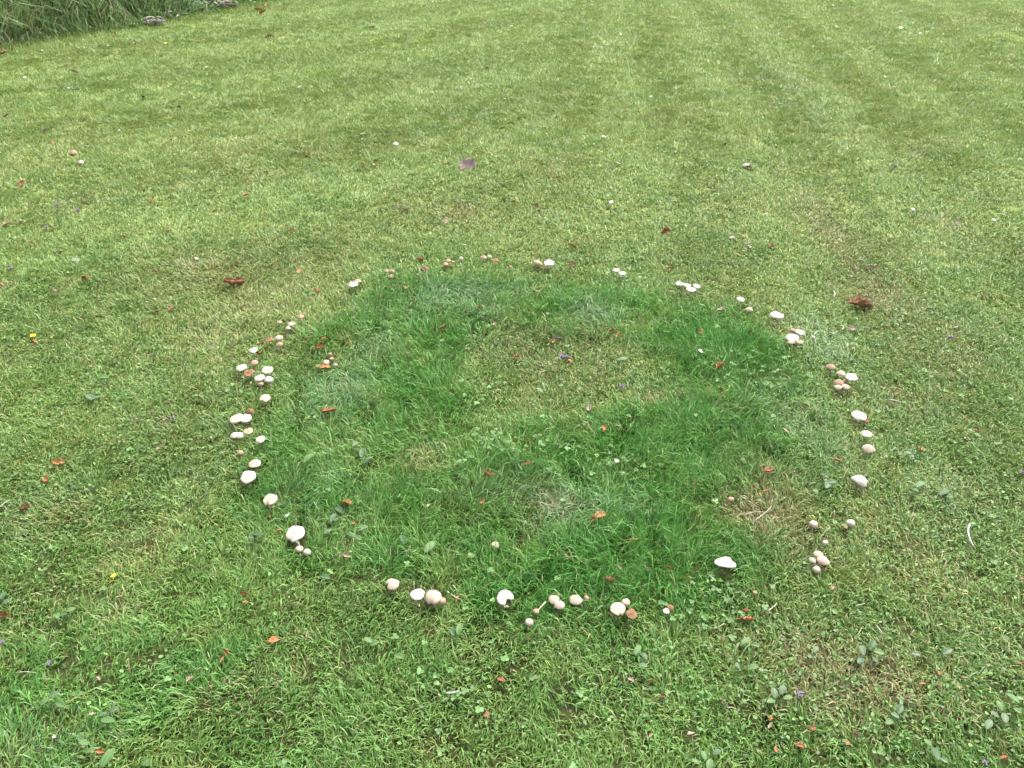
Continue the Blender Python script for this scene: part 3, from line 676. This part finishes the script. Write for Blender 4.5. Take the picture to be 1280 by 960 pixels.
def fallen_leaf(px, py, lpx, colour, ang=None, curl=None, label=None, aspect=.55, stalk=None):
    rnd = random.Random(int(px * 13 + py * 7))
    x, y = at(px, py, .02); zt = float(zg(np.array([x]), np.array([y]))[0]) + top_of_turf(x, y); x, y = at(px, py, zt)
    L = max(.014, metres(lpx, px, py)) * 1.1
    ang = rnd.uniform(0, 360) if ang is None else ang; curl = rnd.uniform(.7, 2.3) if curl is None else curl * 1.25
    me = leaf_mesh('leaf_blade', L, L * aspect * rnd.uniform(.85, 1.3) * (1 + .22 * curl), curl, rnd.uniform(-.25, .5), rnd.uniform(.10, .38), rnd, LM[colour], jag=.22, crump=.05)
    rot = (rnd.uniform(-.75, .75), rnd.uniform(-.45, .45), math.radians(ang))
    if stalk is None: stalk = lpx >= 11
    big = 'small' if lpx < 9.5 else 'larger'
    if label is None:
        far = y > 4.2
        place = 'in the grass inside the mushroom ring' if inside_ring(x, y) else ('on the lawn well beyond the mushroom ring' if far else 'on the short turf just outside the mushroom ring')
        label = near_label(f'{CN[colour]} leaf scrap', x, y); group = f'{CN[colour]} dead leaf scraps {place}'
    else: group = 'fallen leaves on the lawn'
    if stalk:
        root = empty('fallen_leaf', (x, y, zt), 0); root.rotation_euler = rot; tag(root, label, 'leaf', group)
        link('leaf_blade', me, root)
        link('leaf_stalk', tube_mesh('leaf_stalk', [(-.46 * L, 0, .002), (-.6 * L, .02 * L, .003), (-.78 * L, .06 * L, .001)], [.0009, .0008, .001], M_STALK, 5), root)
    else:
        o = link('fallen_leaf', me, None, (x, y, zt), rot); tag(o, label, 'leaf', group)
LEAVES = [
 (293,355,24,'b',28,1.6,'long rolled brown leaf on the turf outside the upper left of the ring',.4),
 (1074.5,381.6,27,'b',-6,1.4,'big crinkled dark brown leaf outside the upper right of the ring',.5),
 (584.3,207.7,20,'p',15,.3,'flat broad pinkish-brown leaf on the open lawn beyond the ring',.62),
 (433,628.7,17,'o',-40,1.0,'bright orange folded leaf lying among dark plantain leaves',.6),
 (405.5,459,14,'o',10,.6,'crumpled rusty leaf heap under the pinkish mushroom inside the ring',.8),
 (400.4,434.6,12,'o',5,1.2,'orange rolled leaf, lower of two above the rusty leaf heap',.45),
 (403.8,424.6,9,'o',20,1.2,'small rust leaf, upper of two above the rusty leaf heap',.6),
 (411,514,17,'o',15,1.3,'long orange leaf with a raised end in grass inside the ring',.35),
 (325,442,10,'o',-10,1.0,'small orange leaf beside the whitish mushroom',.5),
 (311,468,8,'o',0,1.0,'orange leaf sliver under the flat withered cap',.5),
 (750,644,14,'o',20,.7,'wide orange-pink leaf piece above the orange sliver inside the ring',.65),
 (741.8,649.8,8,'r',0,1.2,'small dark red leaf bit touching the wide orange-pink piece',.6),
 (793.8,675.6,14,'o',-3,1.0,'flat orange leaf sliver inside the front of the ring',.35),
 (762.4,726.8,13,'b',-30,1.5,'curled dark brown leaf with orange edges behind the front mushrooms',.7),
 (934,776,18,'o',2,1.5,'bright orange rolled leaf just outside the dark grass of the ring',.4),
 (932,763.8,9,'r',-45,1.2,'short red-brown curl above the bright orange rolled leaf',.5),
 (1055.4,659.5,8,'o',-50,.6,'orange leaf scrap at the foot of a pale button mushroom',.6),
 (1081.3,524.7,9,'r',40,1.4,'red-brown leaf stuck at the rim of the large cream mushroom',.8),
 (1047.4,576,14,'o',5,1.9,'orange crescent-shaped leaf in grass near the right arc of mushrooms',.35),
 (960.3,588.6,11,'r',15,1.0,'red-orange leaf above the bare brown patch',.55),
 (958,614,8,'b',0,1.0,'small brown leaf at the top edge of the bare brown patch',.6),
 (832.7,289.6,11,'r',-25,1.2,'dark red leaf standing on edge beyond the far mushrooms',.6),
 (716.4,307.5,12,'o',-25,1.0,'light orange leaf beyond the far arc of mushrooms',.45),
 (715.5,329.8,9,'b',-5,1.2,'brown leaf bit beside the close row of far mushrooms',.5),
 (1001,933,12,'r',0,1.0,'bright red leaf among dense small weeds',.7),
 (341.7,800,13,'o',40,.8,'orange triangular leaf piece in short grass in front of the ring',.6),
 (125,939,13,'o',10,1.2,'thin orange leaf across a broad green leaf',.3),
 (73,577.5,14,'o',30,.9,'pointed orange leaf on weedy turf, larger of two',.5),
 (57.8,599,11,'o',-40,.8,'orange leaf on weedy turf below the pointed one',.5),
 (754.7,536.3,10,'o',80,1.3,'upright orange leaf cup in the long grass inside the ring',.6),
 (736,510.5,10,'p',60,.7,'pinkish leaf scrap at the edge of the pale ring centre',.5),
 (611.6,593,11,'o',0,1.4,'orange curled leaf in front of the clover inside the ring',.5),
 (659.7,579.7,9,'r',0,1.0,'flat red-brown leaf beside the clover inside the ring',.4),
 (901,458.5,11,'o',30,1.5,'ragged star-shaped brown-orange leaf in lush grass inside the ring',.8),
 (1253,49.4,9,'k',60,.6,'black scrap of leaf on the far lawn',.6),
 (571.5,748,9,'b',75,1.3,'dark red-brown curl of leaf by dead stems near the pink-stained mushroom',.35),
 (95,325,13,'c',-15,.6,'pale cream leaf lying flat on the lawn towards the bank',.3),
 (106.6,347,8,'r',0,.8,'small bright red leaf on the lawn towards the bank',.7),
 (864,917.6,10,'t',20,.9,'pale tan leaf scrap in front of the ring among weeds',.6),
 (788.7,850.6,9,'p',-60,1.2,'pinkish-brown leaf tip poking from grass in front of the ring',.6),
 (626,850.6,8,'r',-30,1.0,'dark red leaf scrap in grass in front of the ring',.7),
 (936.5,209,7,'b',-20,1.0,'dark brown leaf against the white mushroom on the open lawn',.7),
]
for (px, py, lp, c, an, cu, lab, asp) in LEAVES: fallen_leaf(px, py, lp, c, an, cu, lab, asp)
SCRAPS = [  # px, py, length, colour
 (381,392,6,'o'),(716,222,0,'')][:1] + [
 (697,221.7,7,'b'),(642,251.7,7,'o'),(669.7,257.4,7,'o'),(674,264,5,'o'),(608.7,85.7,6,'b'),(556.4,205.7,6,'o'),(470,201.7,7,'o'),(455,208,6,'o'),(773.7,156.7,6,'t'),(782,136.7,6,'t'),(822,136.7,6,'t'),(692,139,5,'b'),
 (465.4,34,8,'t'),(557,276.7,8,'t'),(500,259.5,7,'t'),(508,262,9,'t'),(964.8,307.5,8,'o'),(937.4,308.5,7,'t'),(1198,280,7,'p'),(1118,209,6,'k'),(1163,71,5,'k'),(1090,334.5,7,'t'),(1239,372.7,7,'o'),(1227.7,370,7,'b'),(1195.6,410,7,'p'),
 (1064,410.8,11,'p'),(1034,348,8,'b'),(838,335,10,'b'),(901.6,387.3,10,'t'),(875.8,413.8,7,'o'),(937.7,416,8,'b'),(765,413.4,7,'o'),(772.7,419.5,7,'b'),(900,487,7,'r'),(599.9,383,6,'o'),(697.5,422.4,9,'p'),(690,427,8,'o'),(646.8,445.8,8,'o'),(712,450.5,6,'o'),
 (638,332.7,7,'b'),(524.5,325,9,'o'),(506,358.8,8,'o'),(553,409.8,8,'b'),(436,430,7,'o'),(617,405,6,'p'),(366,288,7,'o'),(344,297,6,'o'),(374,339,7,'o'),(397,362,6,'r'),(384,357,7,'t'),(309,401,7,'t'),(197,390,8,'b'),(212,386,8,'b'),(5,355,10,'b'),(70,362,8,'t'),
 (43,427.8,7,'b'),(122,376,7,'t'),(106,251.5,8,'b'),(63.8,283.8,9,'t'),(7.5,281,11,'t'),(74,316,10,'t'),(25,278,8,'t'),(211,289,8,'o'),(189,251,7,'o'),(181,258,6,'c'),(154.7,296,8,'o'),(58,162,8,'p'),(66,179,6,'o'),(27,229,8,'b'),(8,145,8,'t'),(213,175,6,'o'),(268,265,6,'o'),(307,244,8,'b'),(326,228,6,'t'),(133,217,5,'t'),(40,303,5,'o'),
 (337,45.7,9,'b'),(328,15,8,'o'),(333,7,7,'o'),(322,12,7,'o'),(143,41.7,6,'o'),(93,90,8,'t'),(180,121.7,5,'k'),(224,134,5,'k'),(4,67,10,'b'),(16,62,8,'t'),(199,560,9,'t'),(206,526,8,'t'),(32,635.6,12,'b'),(153,586,7,'b'),(108,613,7,'t'),
 (305,743,8,'o'),(306.5,753,8,'o'),(283,815,10,'r'),(278,825,8,'o'),(238,850,9,'t'),(7,769,14,'o'),(123,848,8,'t'),(115,894,7,'t'),(774,710.5,7,'t'),(810,711,8,'t'),(836.8,708.8,6,'o'),(813,851.6,7,'o'),(828.6,870,6,'b'),(608.6,893,8,'b'),(813.6,920,8,'t'),(698,553,6,'o'),
 (981.6,539.3,9,'t'),(1152,561.6,8,'o'),(1206,550.5,8,'r'),(1220,537,6,'b'),(1121,492,6,'b'),(1277,725,9,'b'),(1015,910,8,'r'),(963,897,8,'o'),(963,908,7,'t'),(970,937,8,'b'),(1058,929,7,'b'),(1071,919,8,'t'),(1175,841,7,'b'),(1206,848,7,'t'),(1275,829,9,'r'),(1255,947,8,'r'),(1133,874,9,'t'),(1070,918,6,'o'),
 (433,694,10,'t'),(442,654,6,'b'),(536,632,6,'t'),(603,627,7,'o'),(637,625,6,'b'),(493,634,7,'t'),(510,690,7,'p'),(338,645,6,'o'),(349,663,5,'o'),(1153,855,7,'o'),(1238,600,6,'t'),(375,726,7,'b'),(1033,600,6,'t'),(1040,735,7,'b'),(905,880,6,'t')]
for s in SCRAPS: fallen_leaf(*s)

# ------------------------------------------------------------------ petals, feather, straws, twigs
M_PETAL = speckle_mat('white_petal', (.42, .42, .40), (.56, .55, .52), 200, .6, .2, 0, .2)
M_STRAW = speckle_mat('dry_straw', (.28, .25, .19), (.42, .39, .33), 120, .7, .2, .2, 0, (1, 1, 1))
M_TWIG = speckle_mat('grey_twig', (.30, .25, .21), (.52, .46, .41), 90, .8, .15, .5)
def petal(px, py, lpx):
    rnd = random.Random(int(px * 5 + py * 3)); x, y = at(px, py, .02); zt = float(zg(np.array([x]), np.array([y]))[0]) + top_of_turf(x, y) + .003; x, y = at(px, py, zt)
    L = max(.010, metres(lpx, px, py))
    o = link('petal', leaf_mesh('petal', L, L * rnd.uniform(.5, .9), rnd.uniform(.2, 1), rnd.uniform(0, .4), 0, rnd, M_PETAL, 6, 4), None, (x, y, zt), (rnd.uniform(-.5, .5), rnd.uniform(-.3, .3), rnd.uniform(0, 6.28)))
    ins = inside_ring(x, y); far = y > 3.6
    lab = 'small white petal lying in the grass inside the ring' if ins else ('tiny white petal lying on the far lawn' if far else 'small white petal lying on the short turf outside the ring')
    tag(o, near_label('white petal', x, y), 'petal', lab.replace('small ', '').replace('tiny ', ''))
for p in [(166.7,54,5),(163,72.7,4),(297.7,50.7,5),(337.5,69.5,5),(374,108.5,4),(52.7,63,4),(135,57,5),(387,43,4),(379,43,3),(173.7,112.7,4),(258,84,4),(149,163,4),(101,294,7),(31,97,4),(86,110,4),
          (453.7,166.7,6),(453,174,4),(754.7,171,6),(813.7,120.7,5),(772.7,204,6),(763.7,235,6),(763.7,252.7,7),(639.7,32.4,4),(569.7,27.7,5),(541,2,3),(776,43,4),(805,52,4),(483,72,4),(529,63,3),(440,112,4),(1125.8,35,6),(1173,5,5),(1150,41.7,4),(1220,33,4),(1041,7,4),(990,14,4),(1046,33,4),(1106,96,4),
          (914.8,296.8,7),(957.4,268,6),(1141.5,261.8,7),(1242.5,275,7),(875.3,440,9),(770.5,577,9),(581,306,5),(937.6,308.6,5),(1195.5,409,5),(245.6,323,6),(359,644,6),(1017,421,6),(68,921,7),(341,367,5)]: petal(*p)
def straw(px0, py0, px1, py1, rad, label, name='straw', material=None, sag=.15, lift=.004, cat='straw', group=None):
    z = .02; a = Vector((*at(px0, py0, z), 0)); b = Vector((*at(px1, py1, z), 0)); mid = (a + b) / 2; pts = []
    for p in (a, b):
        p.z = float(zg(np.array([p.x]), np.array([p.y]))[0]) + top_of_turf(p.x, p.y) + lift
    side = (b - a).cross(Vector((0, 0, 1))) * sag * .5
    for i in range(7):
        t = i / 6; p = a.lerp(b, t) + side * math.sin(math.pi * t); p.z += .004 * math.sin(math.pi * t); pts.append(tuple(p - mid))
    o = link(name, tube_mesh(name, pts, [rad * (1 - .45 * i / 6) for i in range(7)], material or M_STRAW, 6), None, mid); tag(o, label, cat, group)
straw(1211.5,657,1216,685,0.0030,'pale bone-white curved twig on the weedy turf right of the ring','twig',M_PETAL,.22,.006,'twig')
straw(1111,498.5,1126,501.5,.0022,'short straight white straw outside the right arc, with a dull straw beside it',material=M_PETAL)
straw(1112,483.5,1125,484.5,.0015,'dull grey straw lying parallel to the short white one outside the right arc')
straw(1042.3,371,1041.5,362,.0022,'white straw poking upright by the big dark brown leaf',material=M_PETAL,lift=.008)
straw(1052,414,1053,408,.0026,'pale bent straw beside a pinkish leaf by the white cluster')
straw(1037,416.5,1044,420.5,.0028,'thick pale straw end lying between white cluster and pinkish leaf')
straw(1113,565,1119,560,.0016,'thin pale stalk with a dull grey leaf right of the two pinkish caps')
straw(1088,260.5,1098,262.5,.0022,'cream straw on the far lawn at the worn strip')
straw(1094,785,1104,798,.0013,'thin pale dead stalk beside broad weed leaves',sag=.2)
straw(1068,760,1080,757,.0013,'dead stalk by pale dry turf in front of the ring')
straw(958,768,970,757,.0016,'dry stem slanting next to the bright orange rolled leaf')
straw(909,885,923,891,.0014,'curved grey grass stem among dense small weeds',sag=-.3)
straw(836,251.5,846,250.5,.0026,'curved white straw on the lawn beyond the ring',material=M_PETAL,sag=.3)
straw(80,80.5,89,79.5,.004,'long tan straw on the lawn near the bank')
straw(22,841,45,841,.0012,'long thin dead grass stem in the front left turf',sag=.03)
straw(63,811,71,804,.0014,'short dry straw in the front left turf')
straw(1262,690,1275,700,.0012,'thin dry stem on weedy turf at the edge of a worn place')
straw(560,748,575,757,.0016,'dead stem lying beside the dark red-brown curl of leaf',sag=.2)
straw(567,741,572,747,.0016,'short dead stem standing above the dark red-brown curl of leaf')
straw(558,872,574,869,.0024,'white curved feather-like stem in grass in front of the ring',material=M_PETAL,sag=.3)
straw(0,638,14,628,.0018,'forked-looking pale grass stem on the weedy left turf')
straw(1028,668,1037,660,.0012,'thin grey stem crossing the yellowed grass')
straw(925,622,948,634,.0015,'grey dead stem across the upper part of the bare patch',sag=.1)
straw(930,646,958,640,.0014,'long dead stem lying across the middle of the bare patch',sag=-.1)
straw(940,655,965,632,.0014,'dead stem slanting upward over the bare patch',sag=.1)
straw(672,632,700,642,.0012,'pale dead stem over the grey dry patch inside the ring',sag=.2)

def twig_heap(px, py, wpx, n, label, material):
    rnd = random.Random(int(px)); x, y = at(px, py, .05); z = float(zg(np.array([x]), np.array([y]))[0]); W = metres(wpx, px, py)
    root = empty('deadwood_heap', (x, y, z)); tag(root, label, 'dead wood')
    for i in range(n):
        a = rnd.gauss(.35, .9); l = W * rnd.uniform(.2, .6); c = Vector((rnd.uniform(-.35, .35) * W, rnd.uniform(-.10, .10) * W, rnd.uniform(.01, .08)))
        d = Vector((math.cos(a), math.sin(a), rnd.uniform(-.1, .25))) * l / 2; k = Vector((0, 0, .02)) + Vector((rnd.uniform(-.02, .02), rnd.uniform(-.02, .02), 0))
        r = rnd.uniform(.004, .011)
        link('branch', tube_mesh('branch', [tuple(c - d), tuple(c - d * .3 + k), tuple(c + d * .4 + k * .6), tuple(c + d)], [r, r * .95, r * .8, r * .45], material, 7), root)
twig_heap(192, 25, 30, 20, 'pale heap of broken dry wood at the foot of the tall grass', speckle_mat('bleached_wood', (.22, .20, .17), (.46, .42, .38), 40, .85, .15, .6))
twig_heap(276, 5, 44, 24, 'dark heap of branches under leafy ground cover at the lawn edge', speckle_mat('grey_wood', (.12, .095, .085), (.42, .36, .33), 30, .85, .15, .6))
twig_heap(213, 18, 22, 6, 'small brownish scatter of branches between the two wood heaps', M_TWIG)

# ------------------------------------------------------------------ flowers
M_YEL = speckle_mat('yellow_petals', (.70, .48, .02), (.82, .62, .05), 200, .6, .2)
M_PUR = speckle_mat('purple_petals', (.10, .06, .16), (.20, .13, .28), 200, .6, .2)
M_BRACT = speckle_mat('purple_brown_bracts', (.10, .06, .08), (.22, .13, .17), 200, .7, .2)
M_GSTALK = speckle_mat('green_stalk', (.08, .14, .04), (.14, .2, .07), 90, .6)
def flower(px, py, dpx, label, petals_mat, n, hgt, name, cat, group=None):
    rnd = random.Random(int(px)); x, y = at(px, py, hgt); z = float(zg(np.array([x]), np.array([y]))[0]); x, y = at(px, py, hgt + z); R = max(.006, metres(dpx, px, py) / 2)
    root = empty(name, (x, y, z)); tag(root, label, cat, group)
    for i in range(n):
        a = 2 * math.pi * i / n + rnd.uniform(-.2, .2)
        o = link('petal', leaf_mesh('petal', R, R * .5, .4, .2, 0, rnd, petals_mat, 5, 3), root, (R * .55 * math.cos(a), R * .55 * math.sin(a), hgt + rnd.uniform(-.002, .002)), (0, rnd.uniform(-.5, .1), a))
    V, F, m = [], [], 10
    for i in range(4):
        t = i / 3
        for j in range(m): a = 2 * math.pi * j / m; q = R * .34 * math.cos(t * 1.3); V.append((q * math.cos(a), q * math.sin(a), hgt - R * .25 + R * .55 * math.sin(t * 1.3)))
    for i in range(3):
        for j in range(m): F.append((i * m + j, i * m + (j + 1) % m, (i + 1) * m + (j + 1) % m, (i + 1) * m + j))
    F.append(tuple(range(3 * m, 4 * m)))
    link('flower_head', pyd('flower_head', V, F, petals_mat if petals_mat is M_YEL else M_BRACT), root)
    link('stalk', tube_mesh('stalk', [(0.004, 0, -.004), (.002, .001, hgt * .5), (0, 0, hgt - R * .2)], [.0012, .0011, .001], M_GSTALK, 5), root)
flower(141.7,720,7,'single yellow flower on the pale turf outside the lower left of the ring',M_YEL,12,.02,'yellow_flower','flower')
flower(41,419.6,7,'yellow flower on the left turf above a small brown leaf',M_YEL,12,.02,'yellow_flower','flower')
flower(207,54,5,'faint yellow flower beside whitish leaves near the bank',M_YEL,10,.02,'yellow_flower','flower')
flower(701.8,444.7,8,'violet flower in the pale centre of the ring',M_PUR,6,.02,'purple_flower','flower')
flower(1000.6,866.6,9,'violet flower among dense small weeds in front of the ring',M_PUR,6,.022,'purple_flower','flower')
flower(1189,421,7,'small bluish violet flower on the open right-hand turf',M_PUR,6,.02,'purple_flower','flower')
for (px, py) in [(71,255.6),(96.6,262),(57,283.8),(13,334.5),(215.6,522),(61.7,828),(2,802),(708.5,446),(778,482),(1278,590),(1232,953)]:
    inn = inside_ring(*at(px, py)); lab = 'spent dark purple flower head inside the ring' if inn else 'spent dark purple flower head on the turf outside the ring'
    flower(px, py, 8, near_label('spent purple flower', *at(px, py)), M_PUR, 4, .018, 'purple_flower', 'flower', lab.replace('head', 'heads'))

# ------------------------------------------------------------------ broad-leaved weeds with leaves that show singly
def weed_leaf_mat(name, c1, c2, vein):
    m, nt, N, L = mat(name)
    out = N('ShaderNodeOutputMaterial'); p = N('ShaderNodeBsdfPrincipled'); p.inputs['Roughness'].default_value = .5; p.inputs['Specular IOR Level'].default_value = .28
    tc = N('ShaderNodeTexCoord'); mp = N('ShaderNodeMapping'); mp.inputs['Scale'].default_value = (12, 150, 20); L(tc.outputs['Object'], mp.inputs[0])
    wv = N('ShaderNodeTexNoise'); wv.inputs['Scale'].default_value = 1.6; wv.inputs['Detail'].default_value = 3; L(mp.outputs[0], wv.inputs['Vector'])
    cr = N('ShaderNodeValToRGB'); e = cr.color_ramp.elements; e[0].position = .35; e[0].color = (*c1, 1); e[1].position = .62; e[1].color = (*c2, 1); q = e.new(.72); q.color = (*vein, 1)
    L(wv.outputs[0], cr.inputs[0]); L(cr.outputs[0], p.inputs['Base Color'])
    b = N('ShaderNodeBump'); b.inputs['Strength'].default_value = .5; b.inputs['Distance'].default_value = .001; L(wv.outputs[0], b.inputs['Height']); L(b.outputs[0], p.inputs['Normal'])
    t = N('ShaderNodeBsdfTranslucent'); mx = N('ShaderNodeMixShader'); mx.inputs[0].default_value = .12; L(cr.outputs[0], t.inputs[0]); L(p.outputs[0], mx.inputs[1]); L(t.outputs[0], mx.inputs[2])
    L(mx.outputs[0], out.inputs[0]); return m
WM = {'g': weed_leaf_mat('plantain_green', (.062, .125, .036), (.088, .165, .050), (.12, .20, .075)),
      'y': weed_leaf_mat('plantain_greyed', (.066, .112, .052), (.098, .150, .078), (.13, .18, .10)),
      'd': weed_leaf_mat('plantain_dark', (.034, .078, .030), (.058, .112, .046), (.08, .13, .06))}
def weed(cx, cy, leaves, label, name='plantain'):
    """leaves: (px, py, length px, image angle deg, material, rise)"""
    x0, y0 = at(cx, cy, .01); z0 = float(zg(np.array([x0]), np.array([y0]))[0])
    root = empty(name, (x0, y0, z0)); tag(root, label, 'weed')
    rnd = random.Random(int(cx * 3 + cy))
    for (px, py, lp, ia, mk, rise) in leaves:
        zl = .016 + rise; x, y = at(px, py, zl + z0); a = math.radians(ia); hx, hy = math.cos(a) * lp / 2, math.sin(a) * lp / 2
        xa, ya = at(px - hx, py + hy, zl + z0); xb, yb = at(px + hx, py - hy, zl + z0)
        L = math.hypot(xb - xa, yb - ya); yaw = math.atan2(yb - ya, xb - xa); W = min(L * .62, max(.016, .5 * L))
        link('leaf', leaf_mesh('leaf', L, W, .5, -.15, .02, rnd, WM[mk], 10, 7, .0005, .02), root, (x - x0, y - y0, zl), (rnd.uniform(-.2, .2), rnd.uniform(-.25, .05), yaw))
weed(428,655,[(410,664,14,25,'y',.012),(440,669,15,160,'d',.008),(453,660,15,20,'y',.012),(424,637,14,150,'d',.01),(416,647,12,60,'y',.01),(447,672,12,330,'g',.008)],'dark greyish plantain rosette round the bright orange folded leaf')
weed(520,690,[(504,674,13,105,'d',.016),(537,683,19,48,'g',.02),(532,698,13,320,'g',.012)],'plantain with three broad bluish leaves behind the front mushrooms')
weed(446,560,[(444,555,10,35,'y',.022),(453,565,13,80,'d',.015),(461,573,12,30,'d',.012),(455,578,11,5,'d',.01)],'dark low plantain with one grey raised leaf in the left of the ring')
weed(383,575,[(386,571.5,19,38,'g',.03)],'single long bluish leaf standing in lush grass at the left of the ring')
weed(120,935,[(134,947,30,52,'g',.024),(112,938,15,10,'g',.015),(104,928,12,160,'g',.012),(101,923,10,120,'d',.012)],'plantain with a large ribbed green leaf at the front left turf')
weed(137,895,[(142,887,14,20,'y',.02),(134,900,18,175,'g',.012),(128,893,13,200,'d',.008)],'low plantain with one pale grey leaf in the front left turf')
weed(66,872,[(55,877,15,35,'g',.012),(67,868,15,15,'y',.014),(75,880,14,330,'g',.01),(100,868,13,30,'g',.01)],'green plantain spread flat on the front left turf behind the pale grey leaf')
weed(1085,818,[(1078,813,13,110,'y',.016),(1099,815,15,345,'g',.014),(1090,806,13,60,'d',.012),(1076,825,12,230,'d',.01),(1094,824,11,310,'d',.008)],'plantain rosette with a dark hollow in pale dry turf')
weed(1020,812,[(1019.6,811.6,9,60,'y',.02),(1014,820,9,200,'g',.01)],'small weed with one round grey leaf in pale dry turf')
weed(1262,872,[(1266,872,22,320,'g',.018),(1250,882,15,120,'g',.014),(1244,893,14,150,'y',.012),(1256,897,14,100,'y',.012),(1272,888,13,330,'g',.012),(1236,905,13,60,'y',.01)],'large leafy plantain clump on the far right of the dense weeds')
weed(1168,940,[(1169,941,22,290,'d',.018),(1160,928,14,140,'g',.012),(1180,950,13,330,'y',.012)],'dark plantain with one long leaf at the front of the dense weeds')
weed(1120,895,[(1119,894,13,330,'y',.016),(1125,886,13,60,'d',.014),(1112,902,11,210,'g',.01)],'greyish small plantain between the hollow rosette and the dark one')
weed(972,870,[(968,866,13,100,'y',.014),(978,862,12,70,'y',.014),(985,872,12,10,'g',.012),(964,876,12,200,'g',.01)],'pale-leaved weed beside the violet flower among dense small weeds')
weed(887,938,[(887,955,15,80,'g',.014),(880,944,13,110,'g',.012),(870,952,12,160,'g',.01),(896,940,12,30,'d',.01)],'bright green weed clump in the dense weeds at the front')
weed(935,812,[(932,801,13,30,'g',.012),(944,806,12,340,'g',.012),(941,834,14,10,'g',.014),(922,832,9,120,'y',.016)],'green weed below the bright orange rolled leaf')
weed(777,449,[(778,448.5,14,5,'y',.022)],'single flat grey leaf at the inner edge of the far grass inside the ring')
weed(803,832,[(803.6,831.6,12,345,'y',.02),(797,812,14,60,'g',.014),(806,820,11,120,'d',.01)],'dark plantain with a bluish leaf in front of the withered tan mushroom')
weed(463,803,[(460,800,12,160,'g',.014),(468,804,12,20,'g',.012)],'pair of small rounded leaves in turf in front of the ring')
weed(498,820,[(498,820,13,330,'g',.018)],'single bright oval leaf in turf in front of the ring')
weed(572,786,[(574,786,15,75,'g',.016),(566,790,11,130,'d',.01)],'broad dull leaf pair in front of the bitten white mushroom')
weed(1130,566,[(1135,566,11,350,'y',.014),(1139,569,9,310,'y',.012)],'dull grey leaf next to a thin pale stalk on the right turf')
weed(1060,605,[(1031,594,13,330,'d',.012),(1040,602,13,10,'d',.012),(1035,605,11,60,'y',.01)],'dark weed with narrow leaves between the crescent leaf and the tipped white mushroom')
weed(1140,608,[(1143,612,14,330,'d',.014),(1150,605,12,30,'g',.014),(1180,615,14,20,'d',.012),(1186,620,13,340,'g',.01)],'dark low weed on the right turf beyond the tipped white mushroom')
weed(405,725,[(406,721,14,345,'d',.016)],'single dark leaf near a brown scrap in front of the two little pink buttons')
weed(320,668,[(322,667,14,350,'d',.018),(316,672,11,200,'d',.012)],'dark bluish leaf pair left of the broad cleft white mushroom')
weed(1240,816,[(1258,797,12,330,'d',.014),(1184,814,13,20,'y',.016),(1145,817,13,350,'y',.014)],'scattered greyish leaves on weedy right turf above the large clump')
weed(95,765,[(80,768,14,200,'d',.012),(88,762,13,20,'g',.014),(72,770,12,330,'g',.01)],'dark flat weed below the single yellow flower')
weed(10,750,[(8,752,14,15,'y',.014),(4,744,11,60,'d',.01)],'greyish leaves at the edge of the left turf beside a rusty leaf')
weed(240,430,[(263,434,10,10,'y',.016)],'pale round leaf on the left turf near the long rolled brown leaf')
weed(130,470,[(128,471,14,355,'g',.014),(120,497,12,20,'y',.012),(112,496,11,150,'y',.012)],'pale leaves flat on the weedy left turf')
